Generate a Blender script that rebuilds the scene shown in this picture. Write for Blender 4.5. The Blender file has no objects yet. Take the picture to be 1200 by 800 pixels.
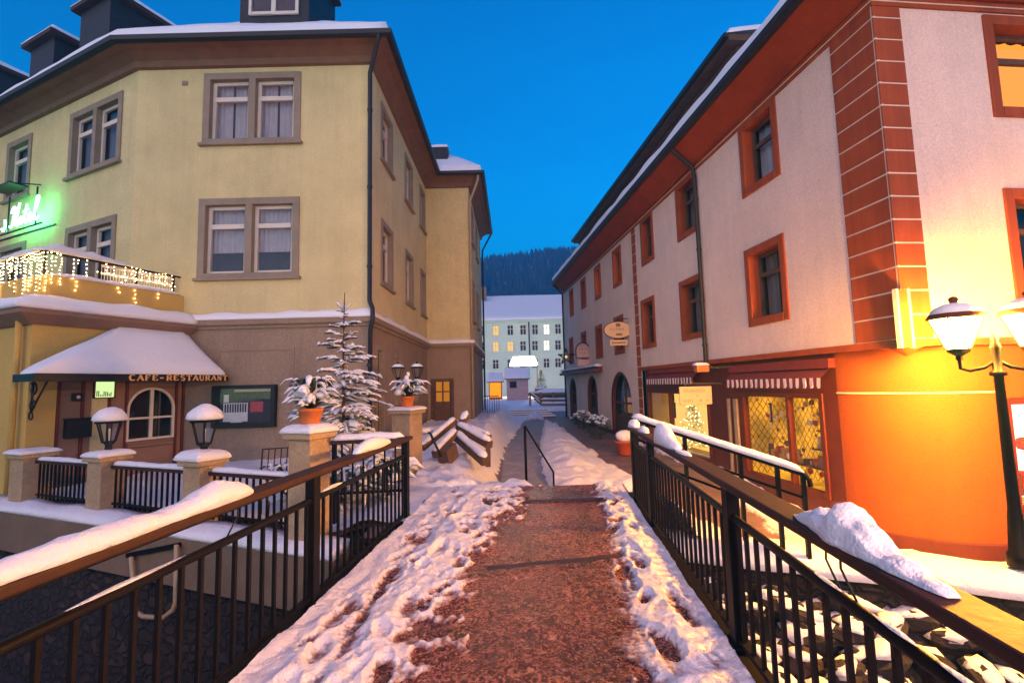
import bpy, bmesh, math, random
from mathutils import Vector, Matrix, noise
R = math.radians
sc = bpy.context.scene
COL = sc.collection
V = Vector
rnd = random.Random(7)

# ------------------------------------------------------------------ camera model
FPX, PITCH, ROLL, EYE = 560.0, R(5.2), R(-1.45), 1.64
def ray(px, py):
    x = (px-600)/FPX; y = (400-py)/FPX; z = -1.0
    c, s = math.cos(ROLL), math.sin(ROLL); x, y = c*x-s*y, s*x+c*y
    a = math.pi/2+PITCH; c, s = math.cos(a), math.sin(a); y, z = c*y-s*z, s*y+c*z
    return V((x, y, z))
def atY(px, py, Y):
    d = ray(px, py); t = Y/d.y; return V((0, 0, EYE))+d*t
def atZ(px, py, Z):
    d = ray(px, py); t = (Z-EYE)/d.z; return V((0, 0, EYE))+d*t

# ------------------------------------------------------------------ materials
def new_mat(name):
    m = bpy.data.materials.new(name); m.use_nodes = True
    nt = m.node_tree; nt.nodes.clear()
    out = nt.nodes.new('ShaderNodeOutputMaterial')
    return m, nt, out
def N(nt, t, **kw):
    n = nt.nodes.new(t)
    for k, v in kw.items(): setattr(n, k, v)
    return n
def ramp(nt, stops):
    r = N(nt, 'ShaderNodeValToRGB'); e = r.color_ramp.elements
    while len(e) < len(stops): e.new(0.5)
    for el, (p, c) in zip(e, stops): el.position = p; el.color = (*c, 1)
    return r
def mat(name, col, rough=.8, var=.12, vscale=2.0, bump=.3, bscale=60., bdist=.01, metal=0., spec=.4, fine=.06, stretch=None, dirt=None, streak=0):
    """a painted / mineral surface: blotchy tone, fine grain, bump"""
    m, nt, out = new_mat(name); L = nt.links.new
    b = N(nt, 'ShaderNodeBsdfPrincipled'); tc = N(nt, 'ShaderNodeTexCoord')
    src = tc.outputs['Object']
    if stretch:
        mp = N(nt, 'ShaderNodeMapping'); mp.inputs['Scale'].default_value = stretch; L(src, mp.inputs['Vector']); src = mp.outputs[0]
    n1 = N(nt, 'ShaderNodeTexNoise'); n1.inputs['Scale'].default_value = vscale; n1.inputs['Detail'].default_value = 6; n1.inputs['Roughness'].default_value = .65
    n2 = N(nt, 'ShaderNodeTexNoise'); n2.inputs['Scale'].default_value = bscale; n2.inputs['Detail'].default_value = 4
    L(src, n1.inputs['Vector']); L(src, n2.inputs['Vector'])
    r1 = ramp(nt, [(.3, tuple(c*(1-var) for c in col)), (.7, tuple(min(1, c*(1+var)) for c in col))])
    L(n1.outputs['Fac'], r1.inputs['Fac'])
    mx = N(nt, 'ShaderNodeMix', data_type='RGBA', blend_type='MULTIPLY'); mx.inputs['Factor'].default_value = 1
    r2 = ramp(nt, [(.3, (1-fine*2,)*3), (.7, (1+0*fine,)*3)])
    L(n2.outputs['Fac'], r2.inputs['Fac']); L(r1.outputs[0], mx.inputs['A']); L(r2.outputs[0], mx.inputs['B'])
    colout = mx.outputs['Result']
    if dirt:
        n3 = N(nt, 'ShaderNodeTexNoise'); n3.inputs['Scale'].default_value = dirt[0]; n3.inputs['Detail'].default_value = 8; n3.inputs['Roughness'].default_value = .75
        L(src, n3.inputs['Vector'])
        r3 = ramp(nt, [(dirt[1], (0, 0, 0)), (dirt[1]+.15, (1, 1, 1))]); L(n3.outputs['Fac'], r3.inputs['Fac'])
        m3 = N(nt, 'ShaderNodeMix', data_type='RGBA'); L(r3.outputs[0], m3.inputs['Factor']); L(colout, m3.inputs['A']); m3.inputs['B'].default_value = (*dirt[2], 1)
        colout = m3.outputs['Result']
    if streak:
        ms = N(nt, 'ShaderNodeMapping'); ms.inputs['Scale'].default_value = (5, 5, .28); L(tc.outputs['Object'], ms.inputs['Vector'])
        n5 = N(nt, 'ShaderNodeTexNoise'); n5.inputs['Scale'].default_value = 1.0; n5.inputs['Detail'].default_value = 7; n5.inputs['Roughness'].default_value = .7; L(ms.outputs[0], n5.inputs['Vector'])
        r5 = ramp(nt, [(.38, (1-streak, 1-streak*1.05, 1-streak*1.1)), (.58, (1, 1, 1))]); L(n5.outputs['Fac'], r5.inputs['Fac'])
        m5 = N(nt, 'ShaderNodeMix', data_type='RGBA', blend_type='MULTIPLY'); m5.inputs['Factor'].default_value = 1; L(colout, m5.inputs['A']); L(r5.outputs[0], m5.inputs['B']); colout = m5.outputs['Result']
    L(colout, b.inputs['Base Color'])
    b.inputs['Roughness'].default_value = rough; b.inputs['Metallic'].default_value = metal
    b.inputs['Specular IOR Level'].default_value = spec
    bp = N(nt, 'ShaderNodeBump'); bp.inputs['Strength'].default_value = bump; bp.inputs['Distance'].default_value = bdist
    L(n2.outputs['Fac'], bp.inputs['Height']); L(bp.outputs[0], b.inputs['Normal'])
    L(b.outputs[0], out.inputs[0])
    return m
def emit(name, col, strength):
    m, nt, out = new_mat(name)
    e = N(nt, 'ShaderNodeEmission'); e.inputs[0].default_value = (*col, 1); e.inputs[1].default_value = strength
    nt.links.new(e.outputs[0], out.inputs[0]); return m

M = {}
M['plaster_yellow'] = mat('plaster_yellow', (.76, .62, .29), .9, .12, .8, .5, 38, .016, fine=.14, dirt=(.7, .60, (.64, .50, .23)), streak=.06)
M['plaster_orange'] = mat('plaster_orange', (.62, .40, .10), .9, .10, .9, .3, 45, .01, fine=.08)
M['plaster_grey'] = mat('plaster_grey', (.34, .24, .16), .9, .14, 1.0, .4, 35, .012, fine=.14, dirt=(1.3, .57, (.25, .17, .115)), streak=.09)
M['plaster_cream'] = mat('plaster_cream', (.86, .65, .53), .9, .08, .9, .45, 42, .014, fine=.12, dirt=(.6, .61, (.74, .55, .44)), streak=.05)
M['plaster_brown'] = mat('plaster_brown', (.28, .16, .10), .88, .14, 1.5, .3, 40, .01)
M['stone_frame'] = mat('stone_frame', (.30, .23, .16), .85, .14, 3, .35, 60, .008)
M['eave_wood'] = mat('eave_wood', (.21, .11, .06), .75, .15, 2.5, .25, 30, .006)
M['red_paint'] = mat('red_paint', (.36, .068, .014), .65, .12, 2, .18, 40, .006, spec=.3, dirt=(1.6, .66, (.27, .048, .011)), streak=.2)
M['red_wood'] = mat('red_wood', (.13, .022, .010), .5, .18, 3, .25, 30, .004, spec=.3)
M['soffit_red'] = mat('soffit_red', (.26, .045, .010), .7, .16, 2, .2, 30, .005, spec=.2, dirt=(2.2, .72, (.52, .16, .05)))
M['joint_pale'] = mat('joint_pale', (.72, .60, .46), .9, .06)
M['red_base'] = mat('red_base', (.33, .070, .006), .7, .10, 1.2, .25, 40, .008, spec=.3, dirt=(1.0, .58, (.27, .055, .006)), fine=.12, streak=.05)
M['red_plinth'] = mat('red_plinth', (.11, .022, .012), .75, .18, 2, .3, 30, .01, spec=.3, dirt=(3, .62, (.22, .11, .07)))
M['metal_dark'] = mat('metal_dark', (.010, .009, .009), .45, .25, 8, .25, 90, .002, metal=0., spec=.3)
M['metal_rail'] = mat('metal_rail', (.0065, .0045, .0045), .5, .3, 6, .3, 80, .002, spec=.12, dirt=(9, .68, (.03, .010, .005)))
M['gutter'] = mat('gutter', (.018, .015, .014), .5, .2, 4, .15, 60, .002)
M['copper_pale'] = mat('copper_pale', (.42, .30, .17), .45, .12, 4, .15, 60, .002)
M['rail_wood'] = mat('rail_wood', (.04, .012, .008), .6, .28, 4, .5, 22, .006, spec=.3, stretch=(1, 1, 1), dirt=(7, .64, (.11, .06, .045)))
M['planks'] = mat('planks', (.12, .06, .035), .8, .3, 4, .5, 30, .006, dirt=(6, .6, (.22, .13, .08)))
M['white_paint'] = mat('white_paint', (.72, .62, .50), .5, .05, 5, .1, 60, .002)
M['slate'] = mat('slate', (.018, .018, .022), .6, .3, 6, .4, 30, .01)
M['tile_dark'] = mat('tile_dark', (.045, .022, .018), .7, .3, 6, .5, 20, .02)
M['sandstone'] = mat('sandstone', (.42, .29, .16), .9, .2, 3.5, .7, 28, .015, fine=.1, dirt=(5, .6, (.26, .17, .10)))
M['concrete'] = mat('concrete', (.18, .12, .075), .9, .16, 1.5, .5, 30, .012, dirt=(2, .62, (.12, .08, .05)))
M['dark_void'] = mat('dark_void', (.012, .010, .010), .9, .1)
M['room_dark'] = mat('room_dark', (.03, .02, .016), .9, .2)
M['terracotta'] = mat('terracotta', (.62, .17, .035), .7, .15, 6, .3, 40, .004)
M['red_pot'] = mat('red_pot', (.45, .08, .03), .6, .15, 6, .3, 40, .004)
M['bark'] = mat('bark', (.10, .055, .03), .9, .25, 12, .8, 50, .01)
M['needles'] = mat('needles', (.05, .065, .03), .8, .35, 8, 0)
M['leaf_dark'] = mat('leaf_dark', (.035, .045, .025), .6, .35, 8, 0)
M['rock'] = mat('rock', (.022, .016, .015), .9, .35, 4, .9, 14, .03)
M['rock_brown'] = mat('rock_brown', (.045, .026, .016), .9, .35, 3, .9, 12, .03)
M['curtain'] = mat('curtain', (.42, .36, .34), .9, .1, 4, .1, 80, .002)
M['curtain_dim'] = mat('curtain_dim', (.16, .14, .14), .9, .1, 4, .1, 80, .002)
M['facade_far'] = mat('facade_far', (.66, .74, .60), .9, .06, .3, 0)
M['hut_pink'] = mat('hut_pink', (.56, .36, .34), .85, .1, 2, .1)
M['hut_wood'] = mat('hut_wood', (.26, .13, .06), .85, .2, 3, .2)
M['paper'] = mat('paper', (.72, .66, .55), .8, .06, 9, 0)
M['paper_red'] = mat('paper_red', (.5, .06, .05), .8, .2, 9, 0)
M['ink'] = mat('ink', (.03, .022, .02), .8, .1)
M['sign_cream'] = mat('sign_cream', (.70, .45, .24), .7, .05, 5, .05)
M['gold'] = mat('gold', (.85, .42, .12), .45, .1, 20, .1, 90, .001, spec=.6)
M['awning_red'] = mat('awning_red', (.20, .025, .02), .85, .15, 5, .2)
M['awning_white'] = mat('awning_white', (.80, .68, .60), .85, .08, 5, .2)
M['asphalt_grey'] = mat('asphalt_grey', (.30, .28, .29), .75, .25, 3, .6, 30, .02, dirt=(2.5, .55, (.40, .38, .40)))
M['street'] = mat('street', (.21, .13, .11), .55, .35, 2.5, .8, 25, .03, dirt=(3, .6, (.30, .20, .18)))
M['hill'] = mat('hill', (.16, .17, .18), .95, .3, .03, 0)
M['forest'] = mat('forest', (.05, .06, .06), .95, .35, .08, 0, dirt=(.12, .56, (.30, .31, .32)))

def snow_mat(name, a=(.82, .81, .82), rough=.6, b1=14., b2=70., s=.55, d=.035, grime=None, thin=False):
    m, nt, out = new_mat(name); L = nt.links.new
    b = N(nt, 'ShaderNodeBsdfPrincipled'); tc = N(nt, 'ShaderNodeTexCoord'); src = tc.outputs['Object']
    n1 = N(nt, 'ShaderNodeTexNoise'); n1.inputs['Scale'].default_value = b1; n1.inputs['Detail'].default_value = 5; L(src, n1.inputs['Vector'])
    n2 = N(nt, 'ShaderNodeTexNoise'); n2.inputs['Scale'].default_value = b2; n2.inputs['Detail'].default_value = 3; L(src, n2.inputs['Vector'])
    ad = N(nt, 'ShaderNodeMath', operation='MULTIPLY_ADD'); ad.inputs[1].default_value = .35; L(n2.outputs['Fac'], ad.inputs[0]); L(n1.outputs['Fac'], ad.inputs[2])
    bp = N(nt, 'ShaderNodeBump'); bp.inputs['Strength'].default_value = s; bp.inputs['Distance'].default_value = d
    L(ad.outputs[0], bp.inputs['Height']); L(bp.outputs[0], b.inputs['Normal'])
    if grime:
        n3 = N(nt, 'ShaderNodeTexNoise'); n3.inputs['Scale'].default_value = grime[0]; n3.inputs['Detail'].default_value = 8; n3.inputs['Roughness'].default_value = .7; L(src, n3.inputs['Vector'])
        r = ramp(nt, [(grime[1], a), (grime[1]+.16, grime[2])]); L(n3.outputs['Fac'], r.inputs['Fac']); co = r.outputs[0]
        if thin:
            at = N(nt, 'ShaderNodeAttribute'); at.attribute_name = 'thin'
            n4 = N(nt, 'ShaderNodeTexNoise'); n4.inputs['Scale'].default_value = 28; n4.inputs['Detail'].default_value = 5; L(src, n4.inputs['Vector'])
            m4 = N(nt, 'ShaderNodeMath', operation='ADD'); L(at.outputs['Fac'], m4.inputs[0]); L(n4.outputs['Fac'], m4.inputs[1])
            r4 = ramp(nt, [(.62, (0, 0, 0)), (1.0, (1, 1, 1))]); L(m4.outputs[0], r4.inputs['Fac'])
            x4 = N(nt, 'ShaderNodeMix', data_type='RGBA'); L(r4.outputs[0], x4.inputs['Factor']); L(co, x4.inputs['A']); x4.inputs['B'].default_value = (.26, .12, .09, 1); co = x4.outputs['Result']
        L(co, b.inputs['Base Color'])
    else: b.inputs['Base Color'].default_value = (*a, 1)
    b.inputs['Roughness'].default_value = rough; b.inputs['Specular IOR Level'].default_value = .3
    L(b.outputs[0], out.inputs[0]); return m
M['snow'] = snow_mat('snow', s=.75, d=.03, b1=18., b2=95.)
M['snow_roof'] = snow_mat('snow_roof', (.84, .83, .84), .65, 3., 20., .35, .06)
M['snow_trodden'] = snow_mat('snow_trodden', (.80, .78, .79), .55, 22., 90., .8, .03, grime=(9., .62, (.50, .38, .35)), thin=True)

def slush_mat():
    m, nt, out = new_mat('slush_path'); L = nt.links.new
    b = N(nt, 'ShaderNodeBsdfPrincipled'); tc = N(nt, 'ShaderNodeTexCoord'); src = tc.outputs['Object']
    n0 = N(nt, 'ShaderNodeTexNoise'); n0.inputs['Scale'].default_value = 5; n0.inputs['Detail'].default_value = 4; L(src, n0.inputs['Vector'])
    mp = N(nt, 'ShaderNodeMix', data_type='VECTOR'); mp.inputs['Factor'].default_value = .06; L(src, mp.inputs['A']); L(n0.outputs['Color'], mp.inputs['B'])
    n1 = N(nt, 'ShaderNodeTexNoise'); n1.inputs['Scale'].default_value = 18; n1.inputs['Detail'].default_value = 8; n1.inputs['Roughness'].default_value = .75; n1.inputs['Distortion'].default_value = 1.6; L(mp.outputs[1], n1.inputs['Vector'])
    n2 = N(nt, 'ShaderNodeTexNoise'); n2.inputs['Scale'].default_value = 2.2; n2.inputs['Detail'].default_value = 5; L(src, n2.inputs['Vector'])
    vo = N(nt, 'ShaderNodeTexVoronoi'); vo.inputs['Scale'].default_value = 38; L(mp.outputs[1], vo.inputs['Vector'])
    r1 = ramp(nt, [(.39, (.022, .003, .002)), (.46, (.11, .011, .007)), (.52, (.21, .033, .022)), (.58, (.50, .17, .14)), (.65, (.85, .62, .58))]); L(n1.outputs['Fac'], r1.inputs['Fac'])
    r2 = ramp(nt, [(.35, (.38, .30, .30)), (.65, (.98, .90, .88))]); L(n2.outputs['Fac'], r2.inputs['Fac'])
    mx = N(nt, 'ShaderNodeMix', data_type='RGBA', blend_type='MULTIPLY'); mx.inputs['Factor'].default_value = 1; L(r1.outputs[0], mx.inputs['A']); L(r2.outputs[0], mx.inputs['B'])
    vi = N(nt, 'ShaderNodeTexVoronoi'); vi.inputs['Scale'].default_value = 80; L(mp.outputs[1], vi.inputs['Vector'])
    ri = ramp(nt, [(.74, (0, 0, 0)), (.80, (1, 1, 1))]); L(vi.outputs['Color'], ri.inputs['Fac'])
    xi = N(nt, 'ShaderNodeMix', data_type='RGBA'); L(ri.outputs[0], xi.inputs['Factor']); L(mx.outputs['Result'], xi.inputs['A']); xi.inputs['B'].default_value = (.52, .24, .21, 1)
    L(xi.outputs['Result'], b.inputs['Base Color'])
    rr = ramp(nt, [(.4, (.10,)*3), (.65, (.5,)*3)]); L(n1.outputs['Fac'], rr.inputs['Fac']); L(rr.outputs[0], b.inputs['Roughness'])
    b.inputs['Specular IOR Level'].default_value = .5
    ad = N(nt, 'ShaderNodeMath', operation='MULTIPLY_ADD'); ad.inputs[1].default_value = .35; L(vo.outputs['Distance'], ad.inputs[0]); L(n1.outputs['Fac'], ad.inputs[2])
    bp = N(nt, 'ShaderNodeBump'); bp.inputs['Strength'].default_value = 1; bp.inputs['Distance'].default_value = .05; L(ad.outputs[0], bp.inputs['Height']); L(bp.outputs[0], b.inputs['Normal'])
    L(b.outputs[0], out.inputs[0]); return m
M['slush'] = slush_mat()

def glass_mat(name, tint=(.9, .95, 1.0), gl=.5):
    m, nt, out = new_mat(name); L = nt.links.new
    t = N(nt, 'ShaderNodeBsdfTransparent'); t.inputs[0].default_value = (*tint, 1)
    g = N(nt, 'ShaderNodeBsdfGlossy'); g.inputs['Roughness'].default_value = .03
    lw = N(nt, 'ShaderNodeLayerWeight'); lw.inputs['Blend'].default_value = .5
    pw = N(nt, 'ShaderNodeMath', operation='POWER'); pw.inputs[1].default_value = 4; L(lw.outputs['Facing'], pw.inputs[0])
    ma = N(nt, 'ShaderNodeMath', operation='MULTIPLY_ADD'); ma.inputs[1].default_value = gl; ma.inputs[2].default_value = .045; L(pw.outputs[0], ma.inputs[0])
    n = N(nt, 'ShaderNodeTexNoise'); n.inputs['Scale'].default_value = 2.5; bp = N(nt, 'ShaderNodeBump'); bp.inputs['Strength'].default_value = .05; bp.inputs['Distance'].default_value = .02
    tc = N(nt, 'ShaderNodeTexCoord'); L(tc.outputs['Object'], n.inputs['Vector']); L(n.outputs['Fac'], bp.inputs['Height']); L(bp.outputs[0], g.inputs['Normal'])
    mx = N(nt, 'ShaderNodeMixShader'); L(ma.outputs[0], mx.inputs[0]); L(t.outputs[0], mx.inputs[1]); L(g.outputs[0], mx.inputs[2]); L(mx.outputs[0], out.inputs[0])
    return m
M['glass'] = glass_mat('glass')

def rubble_mat():
    m, nt, out = new_mat('rubble_wall'); L = nt.links.new
    b = N(nt, 'ShaderNodeBsdfPrincipled'); tc = N(nt, 'ShaderNodeTexCoord'); src = tc.outputs['Object']
    mpn = N(nt, 'ShaderNodeMapping'); mpn.inputs['Scale'].default_value = (1, 1, 1.5); L(src, mpn.inputs[0])
    nd = N(nt, 'ShaderNodeTexNoise'); nd.inputs['Scale'].default_value = 4; nd.inputs['Detail'].default_value = 5; L(src, nd.inputs['Vector'])
    dst = N(nt, 'ShaderNodeMix', data_type='VECTOR'); dst.inputs['Factor'].default_value = .22; L(mpn.outputs[0], dst.inputs['A']); L(nd.outputs['Color'], dst.inputs['B'])
    vo = N(nt, 'ShaderNodeTexVoronoi', feature='DISTANCE_TO_EDGE'); vo.inputs['Scale'].default_value = 6.5; L(dst.outputs[1], vo.inputs['Vector'])
    vc = N(nt, 'ShaderNodeTexVoronoi'); vc.inputs['Scale'].default_value = 6.5; L(dst.outputs[1], vc.inputs['Vector'])
    no = N(nt, 'ShaderNodeTexNoise'); no.inputs['Scale'].default_value = 18; no.inputs['Detail'].default_value = 6; L(src, no.inputs['Vector'])
    rc = ramp(nt, [(.0, (.035, .017, .008)), (.5, (.018, .010, .006)), (1, (.06, .03, .014))]); L(vc.outputs['Color'], rc.inputs['Fac'])
    re = ramp(nt, [(.0, (.6,)*3), (.2, (1,)*3)]); L(vo.outputs['Distance'], re.inputs['Fac'])
    mx = N(nt, 'ShaderNodeMix', data_type='RGBA', blend_type='MULTIPLY'); mx.inputs['Factor'].default_value = 1; L(rc.outputs[0], mx.inputs['A']); L(re.outputs[0], mx.inputs['B'])
    L(mx.outputs['Result'], b.inputs['Base Color']); b.inputs['Roughness'].default_value = .85
    r4 = ramp(nt, [(0, (0,)*3), (.14, (1,)*3)]); L(vo.outputs['Distance'], r4.inputs['Fac'])
    ad = N(nt, 'ShaderNodeMath', operation='MULTIPLY_ADD'); ad.inputs[1].default_value = .4; L(no.outputs['Fac'], ad.inputs[0]); L(r4.outputs[0], ad.inputs[2])
    bp = N(nt, 'ShaderNodeBump'); bp.inputs['Strength'].default_value = 1; bp.inputs['Distance'].default_value = .06; L(ad.outputs[0], bp.inputs['Height']); L(bp.outputs[0], b.inputs['Normal'])
    L(b.outputs[0], out.inputs[0]); return m
M['rubble'] = rubble_mat()

def lattice_mat():
    """lit back wall of the shop window: patterned yellow cloth"""
    m, nt, out = new_mat('lit_lattice_cloth'); L = nt.links.new
    tc = N(nt, 'ShaderNodeTexCoord'); mp = N(nt, 'ShaderNodeMapping'); mp.inputs['Rotation'].default_value = (0, 0, R(-5.8)); L(tc.outputs['Object'], mp.inputs[0])
    nd = N(nt, 'ShaderNodeTexNoise'); nd.inputs['Scale'].default_value = 6; L(tc.outputs['Object'], nd.inputs['Vector'])
    dv = N(nt, 'ShaderNodeMix', data_type='VECTOR'); dv.inputs['Factor'].default_value = .05; L(mp.outputs[0], dv.inputs['A']); L(nd.outputs['Color'], dv.inputs['B'])
    sx = N(nt, 'ShaderNodeSeparateXYZ'); L(dv.outputs[1], sx.inputs[0])
    def M_(op, a, b=None):
        q = N(nt, 'ShaderNodeMath', operation=op)
        for k, v in enumerate((a, b)):
            if v is None: continue
            if isinstance(v, (int, float)): q.inputs[k].default_value = v
            else: L(v, q.inputs[k])
        return q.outputs[0]
    s_ = M_('ADD', sx.outputs[0], sx.outputs[1])
    def tri(v): return M_('ABSOLUTE', M_('SUBTRACT', M_('FRACT', M_('MULTIPLY', v, 7.5)), .5))
    ln_ = M_('MINIMUM', tri(M_('ADD', s_, M_('MULTIPLY', sx.outputs[2], .7))), tri(M_('SUBTRACT', s_, M_('MULTIPLY', sx.outputs[2], .7))))
    n2 = N(nt, 'ShaderNodeTexNoise'); n2.inputs['Scale'].default_value = 1.3; L(tc.outputs['Object'], n2.inputs['Vector'])
    r = ramp(nt, [(.045, (.14, .04, .003)), (.10, (1, .38, .02))]); L(ln_, r.inputs['Fac'])
    r2 = ramp(nt, [(.35, (.30,)*3), (.65, (1.1,)*3)]); L(n2.outputs['Fac'], r2.inputs['Fac'])
    mx = N(nt, 'ShaderNodeMix', data_type='RGBA', blend_type='MULTIPLY'); mx.inputs['Factor'].default_value = 1; L(r.outputs[0], mx.inputs['A']); L(r2.outputs[0], mx.inputs['B'])
    e = N(nt, 'ShaderNodeEmission'); e.inputs[1].default_value = .50; L(mx.outputs['Result'], e.inputs[0]); L(e.outputs[0], out.inputs[0]); return m
M['lattice'] = lattice_mat()
M['lit_warm'] = emit('lit_warm', (1, .34, .03), .16)
M['lit_yellow'] = emit('lit_yellow', (1, .55, .10), .55)
M['lit_pale'] = emit('lit_pale', (1, .56, .13), .42)
M['lit_white'] = emit('lit_white', (1, .88, .66), .8)
M['bulb'] = emit('bulb', (1, .62, .24), 6)
M['neon'] = emit('neon', (.08, 1, .40), 13)
M['lamp_glass'] = emit('lamp_glass', (1, .42, .045), 430)
M['lamp_glass_unseen'] = emit('lamp_glass_unseen', (1, .50, .36), 265)
M['lit_amber'] = emit('lit_amber', (1, .32, .035), .45)
M['sign_lit'] = emit('sign_lit', (.75, 1, .40), .32)

# ------------------------------------------------------------------ mesh builder
class MB:
    def __init__(s): s.v = []; s.f = []; s.mi = []; s.cur = 0
    def add(s, vs, fs, mi=None):
        o = len(s.v); s.v += [V(p) for p in vs]
        for f in fs: s.f.append(tuple(i+o for i in f)); s.mi.append(s.cur if mi is None else mi)
    def quad(s, a, b, c, d, mi=None): s.add([a, b, c, d], [(0, 1, 2, 3)], mi)
    def poly(s, ps, mi=None): s.add(ps, [tuple(range(len(ps)))], mi)
    def hexa(s, p, mi=None):
        s.add(p, [(0, 3, 2, 1), (4, 5, 6, 7), (0, 1, 5, 4), (1, 2, 6, 5), (2, 3, 7, 6), (3, 0, 4, 7)], mi)
    def box(s, c, size, rz=0, mi=None):
        x, y, z = (k/2 for k in size); ca, sa = math.cos(rz), math.sin(rz); c = V(c)
        P = [c+V((ca*a-sa*b, sa*a+ca*b, e)) for e in (-z, z) for a, b in ((-x, -y), (x, -y), (x, y), (-x, y))]
        s.hexa(P, mi)
    def beam(s, a, b, w, h, up=(0, 0, 1), mi=None):
        a, b = V(a), V(b); d = (b-a).normalized(); up = V(up)
        r = d.cross(up)
        if r.length < 1e-4: r = d.cross(V((0, 1, 0)))
        r.normalize(); u = r.cross(d)
        P = [p+r*i*w/2+u*j*h/2 for p in (a, b) for i, j in ((-1, -1), (1, -1), (1, 1), (-1, 1))]
        s.hexa(P, mi)
    def tube(s, pts, r, n=8, cap=True, mi=None):
        pts = [V(p) for p in pts]; rs = r if isinstance(r, (list, tuple)) else [r]*len(pts)
        rings = []; pr = None
        for i, p in enumerate(pts):
            d = (pts[min(i+1, len(pts)-1)]-pts[max(i-1, 0)]).normalized()
            if pr is None: pr = d.cross(V((0, 0, 1)) if abs(d.z) < .9 else V((1, 0, 0))).normalized()
            else: pr = (pr-d*pr.dot(d)).normalized()
            q = d.cross(pr)
            rings.append([p+(pr*math.cos(2*math.pi*k/n)+q*math.sin(2*math.pi*k/n))*rs[i] for k in range(n)])
        vs = [x for g in rings for x in g]; fs = []
        for i in range(len(pts)-1):
            for k in range(n): fs.append((i*n+k, i*n+(k+1) % n, (i+1)*n+(k+1) % n, (i+1)*n+k))
        if cap: fs.append(tuple(range(n-1, -1, -1))); fs.append(tuple((len(pts)-1)*n+k for k in range(n)))
        s.add(vs, fs, mi)
    def lathe(s, c, prof, n=16, mi=None, rot=0, a0=0, a1=2*math.pi):
        c = V(c); vs = []; fs = []; full = abs(a1-a0-2*math.pi) < 1e-6; m = n if full else n+1
        for r, z in prof:
            for k in range(m):
                a = rot+a0+(a1-a0)*k/n; vs.append(c+V((r*math.cos(a), r*math.sin(a), z)))
        for i in range(len(prof)-1):
            for k in range(n): fs.append((i*m+k, i*m+(k+1) % m, (i+1)*m+(k+1) % m, (i+1)*m+k))
        if full:
            if prof[0][0] > 1e-4: fs.append(tuple(range(n-1, -1, -1)))
            if prof[-1][0] > 1e-4: fs.append(tuple((len(prof)-1)*m+k for k in range(n)))
        s.add(vs, fs, mi)
    def blob(s, c, size, seed=0, amp=.25, nu=8, nv=5, rot=None, freq=1.5, mi=None):
        c = V(c); vs = []; fs = []
        for j in range(nv+1):
            t = math.pi*j/nv
            for i in range(nu):
                a = 2*math.pi*i/nu; d = V((math.sin(t)*math.cos(a), math.sin(t)*math.sin(a), math.cos(t)))
                k = 1+amp*noise.noise(d*freq+V((seed*3.7, seed*1.3, seed)))
                p = V((d.x*size[0]*k, d.y*size[1]*k, d.z*size[2]*k))
                if rot: p = rot @ p
                vs.append(c+p)
        for j in range(nv):
            for i in range(nu): fs.append((j*nu+i, (j+1)*nu+i, (j+1)*nu+(i+1) % nu, j*nu+(i+1) % nu))
        s.add(vs, fs, mi)
    def build(s, name, mats, parent=None, root=None, smooth=False, bevel=0, sub=0):
        me = bpy.data.meshes.new(name)
        org = parent_world(parent) if parent is not None else (V(root) if root is not None else V((0, 0, 0)))
        me.from_pydata([p-org for p in s.v], [], s.f)
        if not isinstance(mats, (list, tuple)): mats = [mats]
        for m in mats: me.materials.append(m if not isinstance(m, str) else M[m])
        if len(mats) > 1: me.polygons.foreach_set('material_index', s.mi)
        bm = bmesh.new(); bm.from_mesh(me)
        bmesh.ops.remove_doubles(bm, verts=bm.verts, dist=1e-5)
        bmesh.ops.recalc_face_normals(bm, faces=bm.faces); bm.to_mesh(me); bm.free()
        if smooth: me.polygons.foreach_set('use_smooth', [True]*len(me.polygons))
        me.update()
        o = bpy.data.objects.new(name, me); COL.objects.link(o)
        if parent is not None: o.parent = parent
        else: o.location = org
        if bevel:
            b = o.modifiers.new('edge', 'BEVEL'); b.width = bevel; b.segments = 2; b.limit_method = 'ANGLE'; b.angle_limit = R(40)
        if smooth: 
            pass
        return o
def parent_world(p):
    loc = V((0, 0, 0))
    while p is not None: loc += p.location; p = p.parent
    return loc
def tag(o, label=None, cat=None, group=None, kind=None):
    if label: o['label'] = label
    if cat: o['category'] = cat
    if group: o['group'] = group
    if kind: o['kind'] = kind
    return o
def thing(name, loc, label, cat, group=None):
    o = bpy.data.objects.new(name, None); o.empty_display_size = .2; o.location = V(loc); COL.objects.link(o)
    return tag(o, label, cat, group)
def copy_tree(o, parent=None):
    c = o.copy(); COL.objects.link(c); c.parent = parent
    for ch in list(o.children): copy_tree(ch, c)
    return c

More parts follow.
